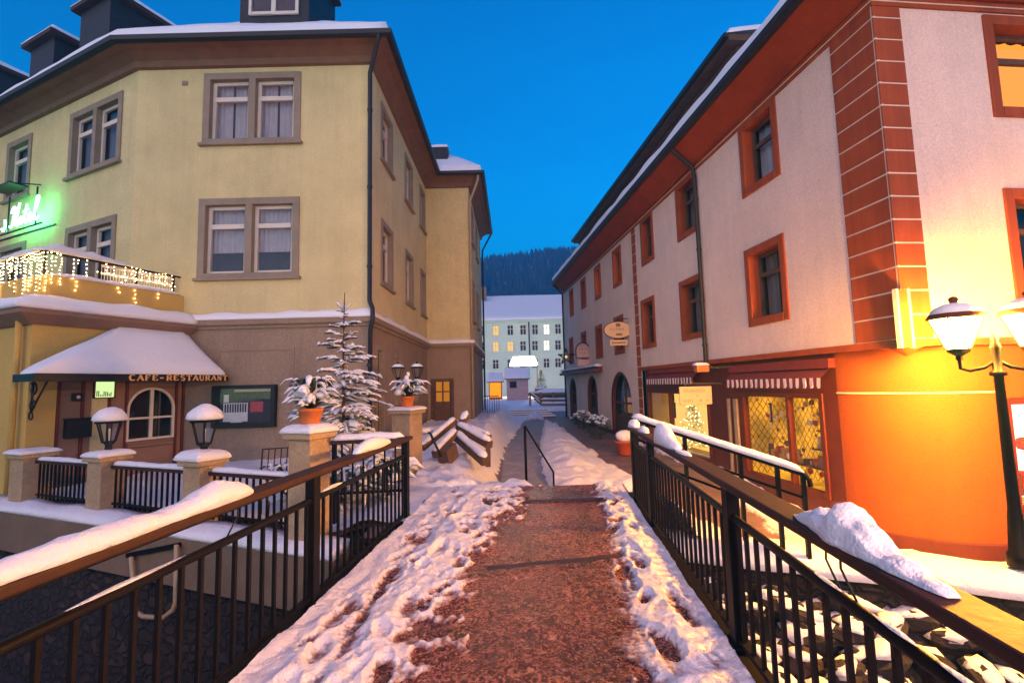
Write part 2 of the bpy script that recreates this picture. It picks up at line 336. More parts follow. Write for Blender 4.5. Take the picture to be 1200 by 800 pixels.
# ------------------------------------------------------------------ walls, sweeps, snow
class Wall:
    """vertical wall from p0 to p1; outward side is on the right of the travel direction"""
    def __init__(s, p0, p1):
        s.p = V((p0[0], p0[1], 0)); e = V((p1[0], p1[1], 0))-s.p; s.len = e.length; s.d = e/s.len; s.n = V((s.d.y, -s.d.x, 0))
    def P(s, u, z, off=0): return s.p+s.d*u+s.n*off+V((0, 0, z))
    def uz(s, px, py, off=0):
        r = ray(px, py); o = V((0, 0, EYE)); q = s.p+s.n*off
        t = (q-o).dot(s.n)/r.dot(s.n); h = o+r*t
        return (h-s.p).dot(s.d), h.z
    def box(s, mb, u0, u1, z0, z1, o0, o1, mi=None):
        mb.hexa([s.P(u0, z0, o0), s.P(u1, z0, o0), s.P(u1, z0, o1), s.P(u0, z0, o1), s.P(u0, z1, o0), s.P(u1, z1, o0), s.P(u1, z1, o1), s.P(u0, z1, o1)], mi)
    def sheet(s, mb, u0, u1, z0, z1, holes=(), off=0, depth=.55, mi=0, mi_in=1):
        us = sorted({u0, u1, *[min(max(h[k], u0), u1) for h in holes for k in (0, 1)]})
        zs = sorted({z0, z1, *[min(max(h[k], z0), z1) for h in holes for k in (2, 3)]})
        for a, b in zip(us, us[1:]):
            for c, d in zip(zs, zs[1:]):
                um, zm = (a+b)/2, (c+d)/2
                if any(h[0] < um < h[1] and h[2] < zm < h[3] for h in holes): continue
                mb.quad(s.P(a, c, off), s.P(b, c, off), s.P(b, d, off), s.P(a, d, off), mi)
        for h in holes:
            a, b, c, d = h[:4]; dp = off-(h[4] if len(h) > 4 else depth)
            mb.quad(s.P(a, c, off), s.P(a, d, off), s.P(a, d, dp), s.P(a, c, dp), mi_in)
            mb.quad(s.P(b, c, off), s.P(b, c, dp), s.P(b, d, dp), s.P(b, d, off), mi_in)
            mb.quad(s.P(a, d, off), s.P(b, d, off), s.P(b, d, dp), s.P(a, d, dp), mi_in)
            mb.quad(s.P(a, c, off), s.P(a, c, dp), s.P(b, c, dp), s.P(b, c, off), mi_in)
            mb.quad(s.P(a, c, dp), s.P(a, d, dp), s.P(b, d, dp), s.P(b, c, dp), mi_in)

def offset_line(pts, d):
    """mitred parallel of a 2D polyline, d to the right of travel"""
    pts = [V((p[0], p[1])) for p in pts]; out = []
    for i, p in enumerate(pts):
        ns = []
        if i > 0: e = (p-pts[i-1]).normalized(); ns.append(V((e.y, -e.x)))
        if i < len(pts)-1: e = (pts[i+1]-p).normalized(); ns.append(V((e.y, -e.x)))
        if len(ns) == 1: out.append(p+ns[0]*d)
        else:
            m = (ns[0]+ns[1]).normalized(); out.append(p+m*(d/max(.3, m.dot(ns[0]))))
    return out
def resample(pts, step):
    out = [pts[0]]
    for a, b in zip(pts, pts[1:]):
        n = max(1, int((b-a).length/step))
        for k in range(1, n+1): out.append(a.lerp(b, k/n))
    return out
def sweep(mb, line, prof, closed=True, mi=None, jit=None, step=None, seed=0):
    """profile [(offset, z)] swept along a mitred polyline"""
    cols = [offset_line(line, o) for o, z in prof]; rows = []
    if step:
        base = [V((p[0], p[1])) for p in line]; seg = []
        for i in range(len(base)-1):
            n = max(1, int((base[i+1]-base[i]).length/step))
            for k in range(n+(1 if i == len(base)-2 else 0)): seg.append((i, k/n))
    else: seg = [(i, 0) for i in range(len(line)-1)]+[(len(line)-2, 1)]
    for (i, t) in seg:
        row = []
        for j, (o, z) in enumerate(prof):
            q = cols[j][i].lerp(cols[j][i+1], t); p = V((q.x, q.y, z))
            if jit and jit[j]: p += V((0, 0, jit[j]*noise.noise(V((p.x*1.7, p.y*1.7, seed+j*.2))))); 
            row.append(p)
        rows.append(row)
    n = len(prof); vs = [p for r in rows for p in r]; fs = []
    for i in range(len(rows)-1):
        for j in range(n if closed else n-1): fs.append((i*n+j, i*n+(j+1) % n, (i+1)*n+(j+1) % n, (i+1)*n+j))
    if closed: fs.append(tuple(range(n-1, -1, -1))); fs.append(tuple((len(rows)-1)*n+j for j in range(n)))
    mb.add(vs, fs, mi)

def snow_quad(mb, a, b, c, d, th, nu, nv, seed=0, rnd_u=.12, rnd_v=.12, amp=.3, up=V((0, 0, 1)), freq=1.6, over=0.0):
    """a snow slab lying on the quad a b c d with softly rounded rims"""
    a, b, c, d = V(a), V(b), V(c), V(d); top = []; bot = []
    lu = ((b-a).length+(c-d).length)/2; lv = ((d-a).length+(c-b).length)/2
    for j in range(nv+1):
        v = j/nv; v = .5-.5*math.cos(math.pi*v) if nv > 3 else v
        for i in range(nu+1):
            u = i/nu; u = .5-.5*math.cos(math.pi*u) if nu > 3 else u
            p = a.lerp(b, u).lerp(d.lerp(c, u), v)
            eu = min(u, 1-u)*lu/rnd_u; ev = min(v, 1-v)*lv/rnd_v; e = min(1, eu, ev); e = math.sqrt(max(0, 1-(1-e)**2))
            n1 = noise.noise(p*freq+V((0, 0, seed*5.1)))+.4*noise.noise(p*freq*3.3+V((seed, 0, 0)))
            h = th*(1+amp*n1)*(.12+.88*e)
            q = p+up*h
            if over: 
                w = p-(a+b+c+d)/4; w.z = 0
                if w.length > 1e-4: q += w.normalized()*over*(1-e)*(.6+n1)
            top.append(q); bot.append(p)
    n = nu+1; o = len(top); fs = []
    for j in range(nv):
        for i in range(nu): fs.append((j*n+i, j*n+i+1, (j+1)*n+i+1, (j+1)*n+i))
    ring = [i for i in range(nu)]+[j*n+nu for j in range(nv)]+[nv*n+i for i in range(nu, 0, -1)]+[j*n for j in range(nv, 0, -1)]
    for k in range(len(ring)):
        x, y = ring[k], ring[(k+1) % len(ring)]; fs.append((x, x+o, y+o, y))
    mb.add(top+bot, fs)
def snow_ridge(mb, pts, hw, h, seed=0, step=.07, amp=.35, taper=.25, n=7, side=None, prof=None):
    """snow lying along a rail: half-ellipse section that swells and thins"""
    pts = resample([V(p) for p in pts], step); m = len(pts); vs = []; fs = []; tot = (pts[-1]-pts[0]).length
    for i, p in enumerate(pts):
        d = (pts[min(i+1, m-1)]-pts[max(i-1, 0)]).normalized(); r = d.cross(V((0, 0, 1))).normalized()
        s = (p-pts[0]).length; e = min(1, s/taper, (tot-s)/taper) if taper > 0 else 1; e = math.sqrt(max(.004, e))
        k = 1+amp*(noise.noise(p*2.3+V((seed*7, 0, 0)))+.5*noise.noise(p*7+V((0, seed, 0))))
        if prof: k *= prof(s/max(tot, 1e-6))
        for j in range(n):
            a = math.pi*j/(n-1); w = hw*(.75+.25*min(1.3, k))*(.2+.8*e)
            kk = 1+.13*noise.noise(p*9+V((j*.7, seed, 0)))+.05*noise.noise(p*23+V((j*.9, seed, 4)))
            vs.append(p+r*(-math.cos(a)*w*kk)+V((0, 0, max(.003, max(0, math.sin(a))**.8*h*k*e*kk))))
    for i in range(m-1):
        for j in range(n-1): fs.append((i*n+j, i*n+j+1, (i+1)*n+j+1, (i+1)*n+j))
        fs.append((i*n+n-1, i*n, (i+1)*n, (i+1)*n+n-1))
    fs.append(tuple(range(n))); fs.append(tuple((m-1)*n+j for j in range(n-1, -1, -1)))
    mb.add(vs, fs)
def smooth(a, b, x):
    t = min(1, max(0, (x-a)/(b-a))); return t*t*(3-2*t)
def fbm(p, o=4):
    s = 0; a = 1
    for _ in range(o): s += a*noise.noise(p); p = p*2.1+V((3.1, 1.7, .3)); a *= .5
    return s
# ------------------------------------------------------------------ camera, sky, light
cd = bpy.data.cameras.new('camera'); cam = bpy.data.objects.new('camera', cd); COL.objects.link(cam); sc.camera = cam
cd.sensor_width = 36; cd.lens = FPX/1200*36; cd.clip_start = .05; cd.clip_end = 4000
cam.matrix_world = Matrix.Translation((0, 0, EYE)) @ Matrix.Rotation(math.pi/2+PITCH, 4, 'X') @ Matrix.Rotation(ROLL, 4, 'Z')
SUN_EL, SUN_AZ = 12.0, 207.0
w = bpy.data.worlds.new('World'); sc.world = w; w.use_nodes = True; nt = w.node_tree; nt.nodes.clear()
sky = nt.nodes.new('ShaderNodeTexSky'); sky.sky_type = 'NISHITA'; sky.sun_disc = False
sky.sun_elevation = R(8); sky.sun_rotation = R(SUN_AZ); sky.altitude = 800; sky.ozone_density = 6; sky.dust_density = 0; sky.air_density = 1.3
mul = nt.nodes.new('ShaderNodeMix'); mul.data_type = 'RGBA'; mul.blend_type = 'MULTIPLY'; mul.inputs['Factor'].default_value = 1
SKY_TINT = (.0, 1.12, 1.33)
mul.inputs['B'].default_value = (*SKY_TINT, 1)
bg = nt.nodes.new('ShaderNodeBackground'); bg.inputs[1].default_value = .15; wo = nt.nodes.new('ShaderNodeOutputWorld')
nt.links.new(sky.outputs[0], mul.inputs['A']); tcw = nt.nodes.new('ShaderNodeTexCoord'); sxw = nt.nodes.new('ShaderNodeSeparateXYZ'); nt.links.new(tcw.outputs['Generated'], sxw.inputs[0])
rw = ramp(nt, [(0, (.72, 1.0, .88)), (.22, (.7, .92, .84)), (.45, (.7, .76, .75)), (.8, (.7, .54, .62))]); nt.links.new(sxw.outputs[2], rw.inputs['Fac'])
nzw = nt.nodes.new('ShaderNodeTexNoise'); nzw.inputs['Scale'].default_value = 2.2; nzw.inputs['Detail'].default_value = 5; mpw = nt.nodes.new('ShaderNodeMapping'); mpw.inputs['Scale'].default_value = (1, 1, 3.2); nt.links.new(tcw.outputs['Generated'], mpw.inputs[0]); nt.links.new(mpw.outputs[0], nzw.inputs['Vector'])
rz = ramp(nt, [(.35, (.95, .94, .96)), (.7, (1, 1.06, 1.03))]); nt.links.new(nzw.outputs['Fac'], rz.inputs['Fac'])
mw = nt.nodes.new('ShaderNodeMix'); mw.data_type = 'RGBA'; mw.blend_type = 'MULTIPLY'; mw.inputs['Factor'].default_value = 1; nt.links.new(mul.outputs['Result'], mw.inputs['A']); nt.links.new(rw.outputs[0], mw.inputs['B'])
mw2 = nt.nodes.new('ShaderNodeMix'); mw2.data_type = 'RGBA'; mw2.blend_type = 'MULTIPLY'; mw2.inputs['Factor'].default_value = 1; nt.links.new(mw.outputs['Result'], mw2.inputs['A']); nt.links.new(rz.outputs[0], mw2.inputs['B'])
nt.links.new(mw2.outputs['Result'], bg.inputs[0]); nt.links.new(bg.outputs[0], wo.inputs[0])
sd = bpy.data.lights.new('sun', 'SUN'); sun = bpy.data.objects.new('sun', sd); COL.objects.link(sun)
sd.energy = 1.2; sd.color = (1, .45, .21); sd.angle = R(105)
az = R(SUN_AZ); el = R(SUN_EL); to = V((math.sin(az)*math.cos(el), math.cos(az)*math.cos(el), math.sin(el)))
sun.rotation_euler = to.to_track_quat('Z', 'Y').to_euler()
sc.view_settings.view_transform = 'Standard'; sc.view_settings.look = 'None'; sc.view_settings.exposure = 1.70; sc.view_settings.gamma = 1; sc.view_settings.use_curve_mapping = False
sc.cycles.max_bounces = 6; sc.cycles.diffuse_bounces = 3; sc.cycles.glossy_bounces = 3; sc.cycles.transparent_max_bounces = 10; sc.cycles.caustics_reflective = False; sc.cycles.caustics_refractive = False
sc.cycles.sample_clamp_indirect = 4; sc.cycles.use_denoising = True

# ------------------------------------------------------------------ key lines of the plan
def deck_x(o, y): return -.165+(y-2.87)*.0857+o
DIRB = V((.0857, 1, 0)).normalized()
HW, Y0, Y1 = 1.48, -4.0, 7.95
def deck(o, y, z=0): return V((deck_x(o, y), y, z))
C = V((5.36, 6.5)); RD = V((-.1011, .9949))                       # corner of the red and white house, direction of its lane wall
FEN0 = V((-7.74, 8.1)); FD = V((.924, -.3825)); FN = V((-.3825, -.924))   # terrace fence line, outward = to the river

def H(x, y):
    """height of the street level beyond the river"""
    s = -.62+.27*smooth(8, 27, y)
    s -= .38*(1-smooth(7.5, 11.5, y))*smooth(2.1, 3.0, x)
    if y > 27: s += .12*smooth(27, 29, y)
    pl = .02+.16*smooth(9, 14, y)
    k = 1-smooth(-1.15, -.35, x-.02*(y-8))
    z = s*(1-k)+pl*k
    b = (1-smooth(7.9, 9.7, y))*smooth(-2.4, -1.2, x)*(1-smooth(1.95, 2.6, x))
    z = z*(1-b)+(-.03)*b
    tw = (1-smooth(-2.3, -1.7, x))*(1-smooth(10.5, 12.5, y))
    return z*(1-tw)+(-.16)*tw

def grid_mesh(name, xs, ys, hf, material, keep=None, smooth_=True):
    mb = MB(); nx = len(xs); mb.v = [V((x, y, hf(x, y))) for y in ys for x in xs]
    for j in range(len(ys)-1):
        for i in range(nx-1):
            if keep and not keep((xs[i]+xs[i+1])/2, (ys[j]+ys[j+1])/2): continue
            mb.f.append((j*nx+i, j*nx+i+1, (j+1)*nx+i+1, (j+1)*nx+i)); mb.mi.append(0)
    return mb.build(name, material, smooth=smooth_)
def thin_attr(o, depth):
    a = o.data.attributes.new('thin', 'FLOAT', 'POINT')
    for v in o.data.vertices: a.data[v.index].value = min(1, max(0, 1-depth(v.co)/.035))*.55
def lin(a, b, n): return [a+(b-a)*i/n for i in range(n+1)]
def t_of(x, y): return x*.3825+y*.924
def beyond(x, y):
    t = t_of(x, y)
    return t > 4.62 if x < -.6 else (t > 6.86 if x > 2.0 else y > 7.93)

# river bed, near bank, street ground, plaza, hill
def bed(x, y):
    return -2.75+.12*fbm(V((x*.6, y*.6, 0)))
tag(grid_mesh('riverbed', lin(-60, 60, 120), lin(-30, 40, 70), bed, mat('riverbed', (.05, .035, .028), .6, .3, 2, .8, 12, .05)), kind='structure', label='dark stony riverbed under the footbridge', cat='riverbed')
def near_h(x, y): return -.45+.05*fbm(V((x*.5, y*.5, 2)))
tag(grid_mesh('near_ground', lin(-60, 60, 40), [-90, -60, -40, -30, -20, -14, -10, -8, -6, -5, -4, -3, -2, -1.2, -.9], near_h, 'snow'), kind='structure', label='snowy ground on the camera side of the river', cat='ground')
mb = MB(); sweep(mb, [(60, -.9), (-60, -.9)], [(-.25, -.47), (-.25, -3.2), (.05, -3.2), (.05, -.47)])
tag(mb.build('embankment_wall', 'rubble'), 'rubble embankment wall on the near river side under the bridge start', 'wall')
xs = sorted(set([-60, -45, -32, -24, -18, -14]+[round(-11+.25*i, 3) for i in range(85)]+[11, 13, 16, 20, 28, 40, 60])); ys = sorted(set([round(-20+.5*i, 3) for i in range(52)]+[round(6+.25*i, 3) for i in range(96)]+[30, 31, 32, 34]))
tag(grid_mesh('street', xs, ys, H, 'street', keep=beyond), kind='structure', label='wet brown street beyond the footbridge', cat='street')
# foot path of grey slabs left of the snow bank
mb = MB(); pts = [(.18, 8.6), (.15, 10), (.12, 12), (.25, 16), (.6, 20), (.95, 24), (1.2, 26.5)]; wd = [.75, .65, .62, .62, .62, .65, .7]
L = []; 
for (x, y), h in zip(pts, wd): L.append([V((x-h, y, H(x-h, y))), V((x+h, y, H(x+h, y)))])
rows = []
for k in range(len(L)-1):
    for q in range(8):
        t = q/8; a = L[k][0].lerp(L[k+1][0], t); b = L[k][1].lerp(L[k+1][1], t)
        rows.append([V((a.lerp(b, s).x, a.lerp(b, s).y, H(a.lerp(b, s).x, a.lerp(b, s).y)+.03)) for s in [k/16 for k in range(17)]])
for j in range(len(rows)-1):
    for i in range(16): mb.quad(rows[j][i], rows[j][i+1], rows[j+1][i+1], rows[j+1][i])
tag(mb.build('footpath', 'asphalt_grey', smooth=True), kind='structure', label='trodden grey footpath beside the snow bank', cat='path')

# snow lying on the street (a height field, thin or absent on the trodden ways)
road = [(7.5, 7.4), (4.6, 8.6), (3.75, 10.5), (3.55, 13), (3.35, 17), (2.95, 22), (2.6, 27), (2.4, 33)]
def d_line(x, y, ln):
    best = 9
    for (ax, ay), (bx, by) in zip(ln, ln[1:]):
        ex, ey = bx-ax, by-ay; t = min(1, max(0, ((x-ax)*ex+(y-ay)*ey)/(ex*ex+ey*ey))); best = min(best, math.hypot(x-ax-ex*t, y-ay-ey*t))
    return best
def street_snow(x, y):
    base = .10
    base += .22*math.exp(-((x-(1.45+.03*(y-14)))/.62)**2)*smooth(8.8, 12, y)*(.8+.2*math.sin(y*.7))
    base += .10*smooth(3.9, 4.3, x+.1*(y-16))*(smooth(10.5, 13, y))
    base += .06*math.exp(-((x+.75)/.45)**2)*smooth(8.5, 10, y)
    n = fbm(V((x*1.6, y*1.6, 4)))*.075+noise.noise(V((x*6, y*4, 1)))*.045+noise.noise(V((x*12, y*8, 6)))*.018*(1-smooth(16, 24, y))
    n *= 1+.3*(1-smooth(-.2, .5, x))
    dr = d_line(x, y, road); k1 = (1-smooth(3.9, 4.7, x)*(1-smooth(10, 11.5, y)))*(1-smooth(.75, 1.2, dr+.22*noise.noise(V((x*1.3, y*1.3, 9)))))
    dp = d_line(x, y, pts); k2 = 1-smooth(.42, .70, dp+.10*noise.noise(V((x*2.3, y*2.3, 5))))
    kk = max(k1, k2)
    t = base+n
    t = t*(1-kk)+(-.10+n*.9)*kk
    # red trodden strip at the bridge head
    kb = (1-smooth(8.3, 9.4, y+.5*noise.noise(V((x, y, 2)))))*smooth(.15, .5, x)*(1-smooth(1.5, 1.8, x))
    return t*(1-kb)-.08*kb
xs = lin(-3.3, 6.3, 150); ys = lin(4.4, 7.82, 38)+[7.93]+lin(7.955, 14, 100)+lin(14, 33.5, 150)[1:]
def field_keep(x, y): return (x > -1.9 or y < 9.8 or y > 12.0) and (x < 1.95 or t_of(x, y) > 7.0) and (C-V((x, y))).dot(V((-.9949, -.1011))) < 99
def below_house(x, y):
    q = V((x, y))-C; return q.x*.9949+q.y*.1011 > .45 and q.x*-.1011+q.y*.9949 > .5
ss = grid_mesh('street_snow', xs, ys, lambda x, y: -.25 if y < 7.94 and x < 2.0 else H(x, y)+street_snow(x, y), 'snow_trodden', keep=lambda x, y: not below_house(x, y) and (y > 7.93 or x > 2.05) and (x < 1.95 or t_of(x, y) > 6.88) and not (x < -1.75 and y < 9.0))
thin_attr(ss, lambda p: street_snow(p.x, p.y))
tag(ss, 'white and pinkish snow banked up between the footpath and the lane', 'snow', kind='stuff')
# terrace floor snow
tag(grid_mesh('terrace_snow', lin(-9.6, -1.2, 90), lin(5.4, 11.5, 64), lambda x, y: H(x, y)+.07+.05*fbm(V((x*1.4, y*1.4, 8)))+.012*noise.noise(V((x*7, y*7, 2))), 'snow', keep=lambda x, y: t_of(x, y) > 4.75 and (x < deck_x(-HW+.05, y) if y < 8 else x < -1.2 if y < 9.8 else x < -1.75)), 'snow cover on the café terrace behind the low railings', 'snow', kind='stuff')
# plaza and far ground
tag(grid_mesh('plaza', lin(-60, 60, 60), [33.15, 33.35]+lin(33.6, 130, 60), lambda x, y: -.7 if y < 33.2 else .02+.06*fbm(V((x*.3, y*.3, 3))), 'snow'), kind='structure', label='snowy square at the end of the lane', cat='square')
def hill_h(x, y):
    u = (y-130)/330; ridge = 104+8*math.sin(x*.008+1)+5*math.sin(x*.023)-.035*x
    return -.2+ridge*smooth(0, 1, u)
tag(grid_mesh('hill', lin(-900, 900, 60), lin(129, 620, 30), hill_h, 'hill'), kind='structure', label='wooded hill closing the view at dusk', cat='hill')
tag(grid_mesh('far_ground', lin(-950, 950, 10), lin(600, 950, 6), lambda x, y: 20, 'hill'), kind='structure', label='far ground', cat='ground')
mb = MB(); r2 = random.Random(3)
for i in range(3600):
    y = 190+r2.random()**.7*275; x = (r2.random()-.5)*y*.62+y*.03; z = hill_h(x, y)-1; h = 9+r2.random()*8; rr = h*.17
    for a, b, c in ((.12, .62, 1.0), (.45, 1.0, .62)):
        n = 6; q = r2.random()*6; P = [V((x+rr*c*(1+.25*r2.random())*math.cos(q+6.283*k/n), y+rr*c*math.sin(q+6.283*k/n), z+h*a)) for k in range(n)]
        mb.add(P+[V((x, y, z+h*b))], [(k, (k+1) % n, n) for k in range(n)])
tag(mb.build('forest', 'forest'), 'snow dusted conifer forest on the far hillside', 'forest', kind='stuff')

# ------------------------------------------------------------------ footbridge
br = thing('footbridge', deck(0, 2, -.4), 'footbridge deck with trodden reddish gritty slush and snowy edges', 'footbridge')
mb = MB(); ys = lin(Y0, Y1, 60); os_ = lin(-HW, HW, 14)
for j in range(60):
    for i in range(14): mb.quad(deck(os_[i], ys[j], .006*noise.noise(deck(os_[i], ys[j])*3)), deck(os_[i+1], ys[j], .006*noise.noise(deck(os_[i+1], ys[j])*3)), deck(os_[i+1], ys[j+1], .006*noise.noise(deck(os_[i+1], ys[j+1])*3)), deck(os_[i], ys[j+1], .006*noise.noise(deck(os_[i], ys[j+1])*3)))
mb.build('deck', 'slush', br, smooth=True)
for s in (-1, 1):
    mb = MB(); mb.hexa([deck(s*HW+a, y, z) for z in (-.34, .035) for y, a in ((Y0, -.055), (Y0, .055), (Y1-.75, .055), (Y1-.75, -.055))]); mb.build('edge_beam', 'metal_rail', br, bevel=.006)
mb = MB(); mb.hexa([deck(a, y, z) for z in (-.55, -.06) for y, a in ((Y0, -1.15), (Y0, 1.15), (Y1, 1.15), (Y1, -1.15))]); mb.build('slab', 'concrete', br)
for a, b, hw, dy in ((-.9, 1.1, .085, 6.9), (-.25, 1.0, .045, 4.6)):  # two dark uneven strips laid across the deck, the nearer one slanted
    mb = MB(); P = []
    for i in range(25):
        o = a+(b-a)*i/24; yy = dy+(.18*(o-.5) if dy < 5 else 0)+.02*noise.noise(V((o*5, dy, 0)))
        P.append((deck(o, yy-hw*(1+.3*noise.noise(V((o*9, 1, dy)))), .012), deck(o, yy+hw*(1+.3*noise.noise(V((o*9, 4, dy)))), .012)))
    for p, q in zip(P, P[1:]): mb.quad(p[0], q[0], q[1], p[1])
    mb.build('deck_strip', mat('strip_dark', (.05, .022, .02), .5, .5, 14, .8, 40, .02, dirt=(14, .55, (.12, .04, .03))), br)
mb = MB()
for i in range(5): mb.hexa([V((x, Y1+.34*i+a, -.13*(i+1)+z+.02)) for z in (-.3, 0) for x, a in ((-.75, .02), (1.75, .02), (1.75, .36), (-.75, .36))])
mb.build('step', 'concrete', br)

# trodden snow on both sides of the deck
prints = []
r3 = random.Random(11)
for k in range(420):
    y = r3.uniform(1.6, 7.9); o = r3.choice((r3.uniform(-1.25, .1), r3.uniform(-.7, .3), r3.uniform(-.5, .35), r3.uniform(.6, 1.3)))
    prints.append((o, y, r3.uniform(.05, .075), r3.uniform(.11, .15), r3.gauss(0, .3), r3.uniform(.012, .04)))
hollows = [(-1.02, 2.05, .10, .22, .075), (-.80, 2.35, .07, .14, .06), (-1.12, 2.62, .09, .26, .06), (-.92, 3.2, .08, .2, .07), (-1.18, 3.55, .08, .22, .06), (-.72, 3.75, .09, .24, .055), (-1.05, 4.35, .09, .2, .06), (-.78, 4.9, .08, .3, .06), (-1.15, 5.3, .1, .25, .05), (-.6, 5.7, .1, .22, .05), (-.95, 6.3, .1, .22, .06), (-.5, 6.8, .12, .2, .05), (-1.1, 7.2, .14, .2, .05), (1.2, 2.2, .07, .2, .05), (1.05, 3.0, .07, .24, .05), (1.25, 3.7, .06, .3, .045), (1.12, 4.6, .07, .3, .05), (1.22, 5.5, .07, .25, .045)]
def deck_snow(o, y):
    n1 = fbm(V((o*2.2, y*1.3, 3))); n2 = noise.noise(V((o*7, y*6, 1))); n3 = noise.noise(V((o*19, y*15, 7)))+.6*noise.noise(V((o*37, y*31, 3))); n4 = noise.noise(V((o*9, y*3.1, 17)))
    lb = .08+.32*smooth(3.5, 7, y)+.22*n1+.18*n2; rb = .56+.14*smooth(3, 6, y)+.14*n1+.12*n2
    lt = smooth(0, .95, lb-o); rt = smooth(0, .50, o-rb); t = max(lt, rt*.9)
    h = -.036+t*.078+.014*n1+.010*n2+.009*n3+.014*n4*(.4+t)
    for (po, py, a, b, dp) in hollows:
        u = (o-po)/a; v = (y-py)/b; q = u*u+v*v
        if q < 1.6: h -= .6*dp*max(0, 1-q)**.6 if q < 1 else -dp*.15*(1-abs(q-1.3)/.3)
    # ridge of pushed snow against the kerbs
    h += .07*smooth(.16, .0, HW-abs(o))*(.5+.5*noise.noise(V((o, y*1.1, 5))))
    h += .05*math.exp(-((o+.85)/.12)**2)*(.4+.6*noise.noise(V((0, y*.9, 6)))) + .05*math.exp(-((o-1.15)/.10)**2)*(.5+.5*noise.noise(V((3, y*.9, 6))))
    for (po, py, a, b, ang, dp) in prints:
        dx, dy = o-po, y-py
        if abs(dx) > .22 or abs(dy) > .22: continue
        ca, sa = math.cos(ang), math.sin(ang); u = (ca*dx+sa*dy)/a; v = (-sa*dx+ca*dy)/b; q = u*u+v*v
        if q < 1: h -= dp*(1-q)**.5
        elif q < 2.0: h += dp*.22*(1-abs(q-1.4)/.6)
    # grooves left by wheels
    h -= .035*math.exp(-((o+1.02+.06*math.sin(y*1.7))/.05)**2)*smooth(1.2, 2.5, y)*(1-smooth(5, 6.5, y))
    return h
nx, ny = 190, 460
mb = MB(); ysn = [Y0+(1.2-Y0)*i/12 for i in range(12)]+lin(1.2, 7.97, ny); osn = lin(-HW+.058, HW-.058, nx)
vals = [[max(-.03, deck_snow(o, y)) for o in osn] for y in ysn]
mb.v = [deck(o, y, vals[j][i]) for j, y in enumerate(ysn) for i, o in enumerate(osn)]
for j in range(len(ysn)-1):
    for i in range(nx):
        if max(vals[j][i], vals[j][i+1], vals[j+1][i], vals[j+1][i+1]) < -.012: continue
        q = j*(nx+1)+i; mb.f.append((q, q+1, q+nx+2, q+nx+1)); mb.mi.append(0)
ds = mb.build('deck_snow', 'snow_trodden', smooth=True)
thin_attr(ds, lambda p: p.z)
tag(ds, 'trampled snow with footprints along both edges of the bridge deck', 'snow', kind='stuff')

# ------------------------------------------------------------------ bridge railings
def railing(s, y_a, y_b, posts, label):
    root = thing('bridge_railing', deck(s*HW, y_b, .035), label, 'railing')
    E = lambda y, z, o=0: deck(s*(HW+o), y, z)
    mb = MB(); mb.hexa([deck(s*HW+a, y, z) for z in (.985, 1.03) for y, a in ((y_a, -.075), (y_a, .075), (y_b+.06, .075), (y_b+.06, -.075))]); mb.build('handrail', 'rail_wood', root, bevel=.01)
    mb = MB(); mb.hexa([deck(s*HW+a, y, z) for z in (.965, .984) for y, a in ((y_a, -.03), (y_a, .03), (y_b, .03), (y_b, -.03))]); mb.build('top_bar', 'metal_rail', root)
    mb = MB(); mb.tube([E(y_a, .80), E(y_b, .80)], .024, 10); mb.build('middle_rail', 'metal_rail', root, smooth=True)
    mb = MB(); mb.hexa([deck(s*HW+a, y, z) for z in (.075, .105) for y, a in ((y_a, -.02), (y_a, .02), (y_b, .02), (y_b, -.02))]); mb.build('bottom_rail', 'metal_rail', root)
    for y in posts:
        mb = MB(); mb.box(E(y, .51), (.075, .10, .95), rz=-.086); mb.box(E(y, .05), (.13, .16, .025), rz=-.086); mb.build('post', 'metal_rail', root, bevel=.004)
    y = y_b-.14
    src = None
    k = 0
    while y > y_a and k < 78:
        if min(abs(y-q) for q in posts) > .075:
            if src is None:
                mb = MB(); mb.box(E(y, .443), (.021, .021, .68), rz=-.086); src = mb.build('baluster', 'metal_rail', root); y0 = src.location.copy(); yref = y
            else:
                c = src.copy(); COL.objects.link(c); c.parent = root; c.location = y0+(deck(0, y)-deck(0, yref))
            k += 1
        y -= .134
    return root
rl = railing(-1, -3.8, 6.1, [6.08, 3.78, 1.35, -1.1, -3.6], 'dark metal bridge railing on the café side, its handrail under one long smooth snow roll')
rr_ = railing(1, -3.8, 6.72, [6.70, 5.55, 3.05, .55, -1.9, -3.7], 'dark metal bridge railing on the orange house side with ragged snow heaps')
def snow_part(parent, f, name='snow_cap', material='snow'):
    mb = MB(); f(mb); return mb.build(name, material, parent, smooth=True)
snow_part(rl, lambda m: snow_ridge(m, [deck(-HW, -3.5, 1.03), deck(-HW, 3.0, 1.03)], .078, .074, 2, step=.04, n=11, amp=.34, taper=.12, prof=lambda t: 1+.55*math.exp(-((t-.955)/.03)**2)-.2*math.exp(-((t-.90)/.02)**2)))
snow_part(rl, lambda m: snow_ridge(m, [deck(-HW, 4.55, 1.03), deck(-HW, 5.5, 1.03)], .08, .10, 6, amp=.7, taper=.4))
snow_part(rl, lambda m: snow_ridge(m, [deck(-HW, 3.9, .823), deck(-HW, 4.3, .823)], .02, .03, 8, amp=.6))
snow_part(rl, lambda m: snow_ridge(m, [deck(-HW, 1.9, .823), deck(-HW, 2.5, .823)], .02, .012, 8, amp=.6))
snow_part(rr_, lambda m: snow_ridge(m, [deck(HW, 6.42, 1.03), deck(HW, 6.75, 1.03)], .08, .10, 3, amp=.3, taper=.15))
snow_part(rr_, lambda m: snow_ridge(m, [deck(HW, 5.70, 1.03), deck(HW, 6.1, 1.03)], .07, .09, 4, amp=.4, taper=.2))
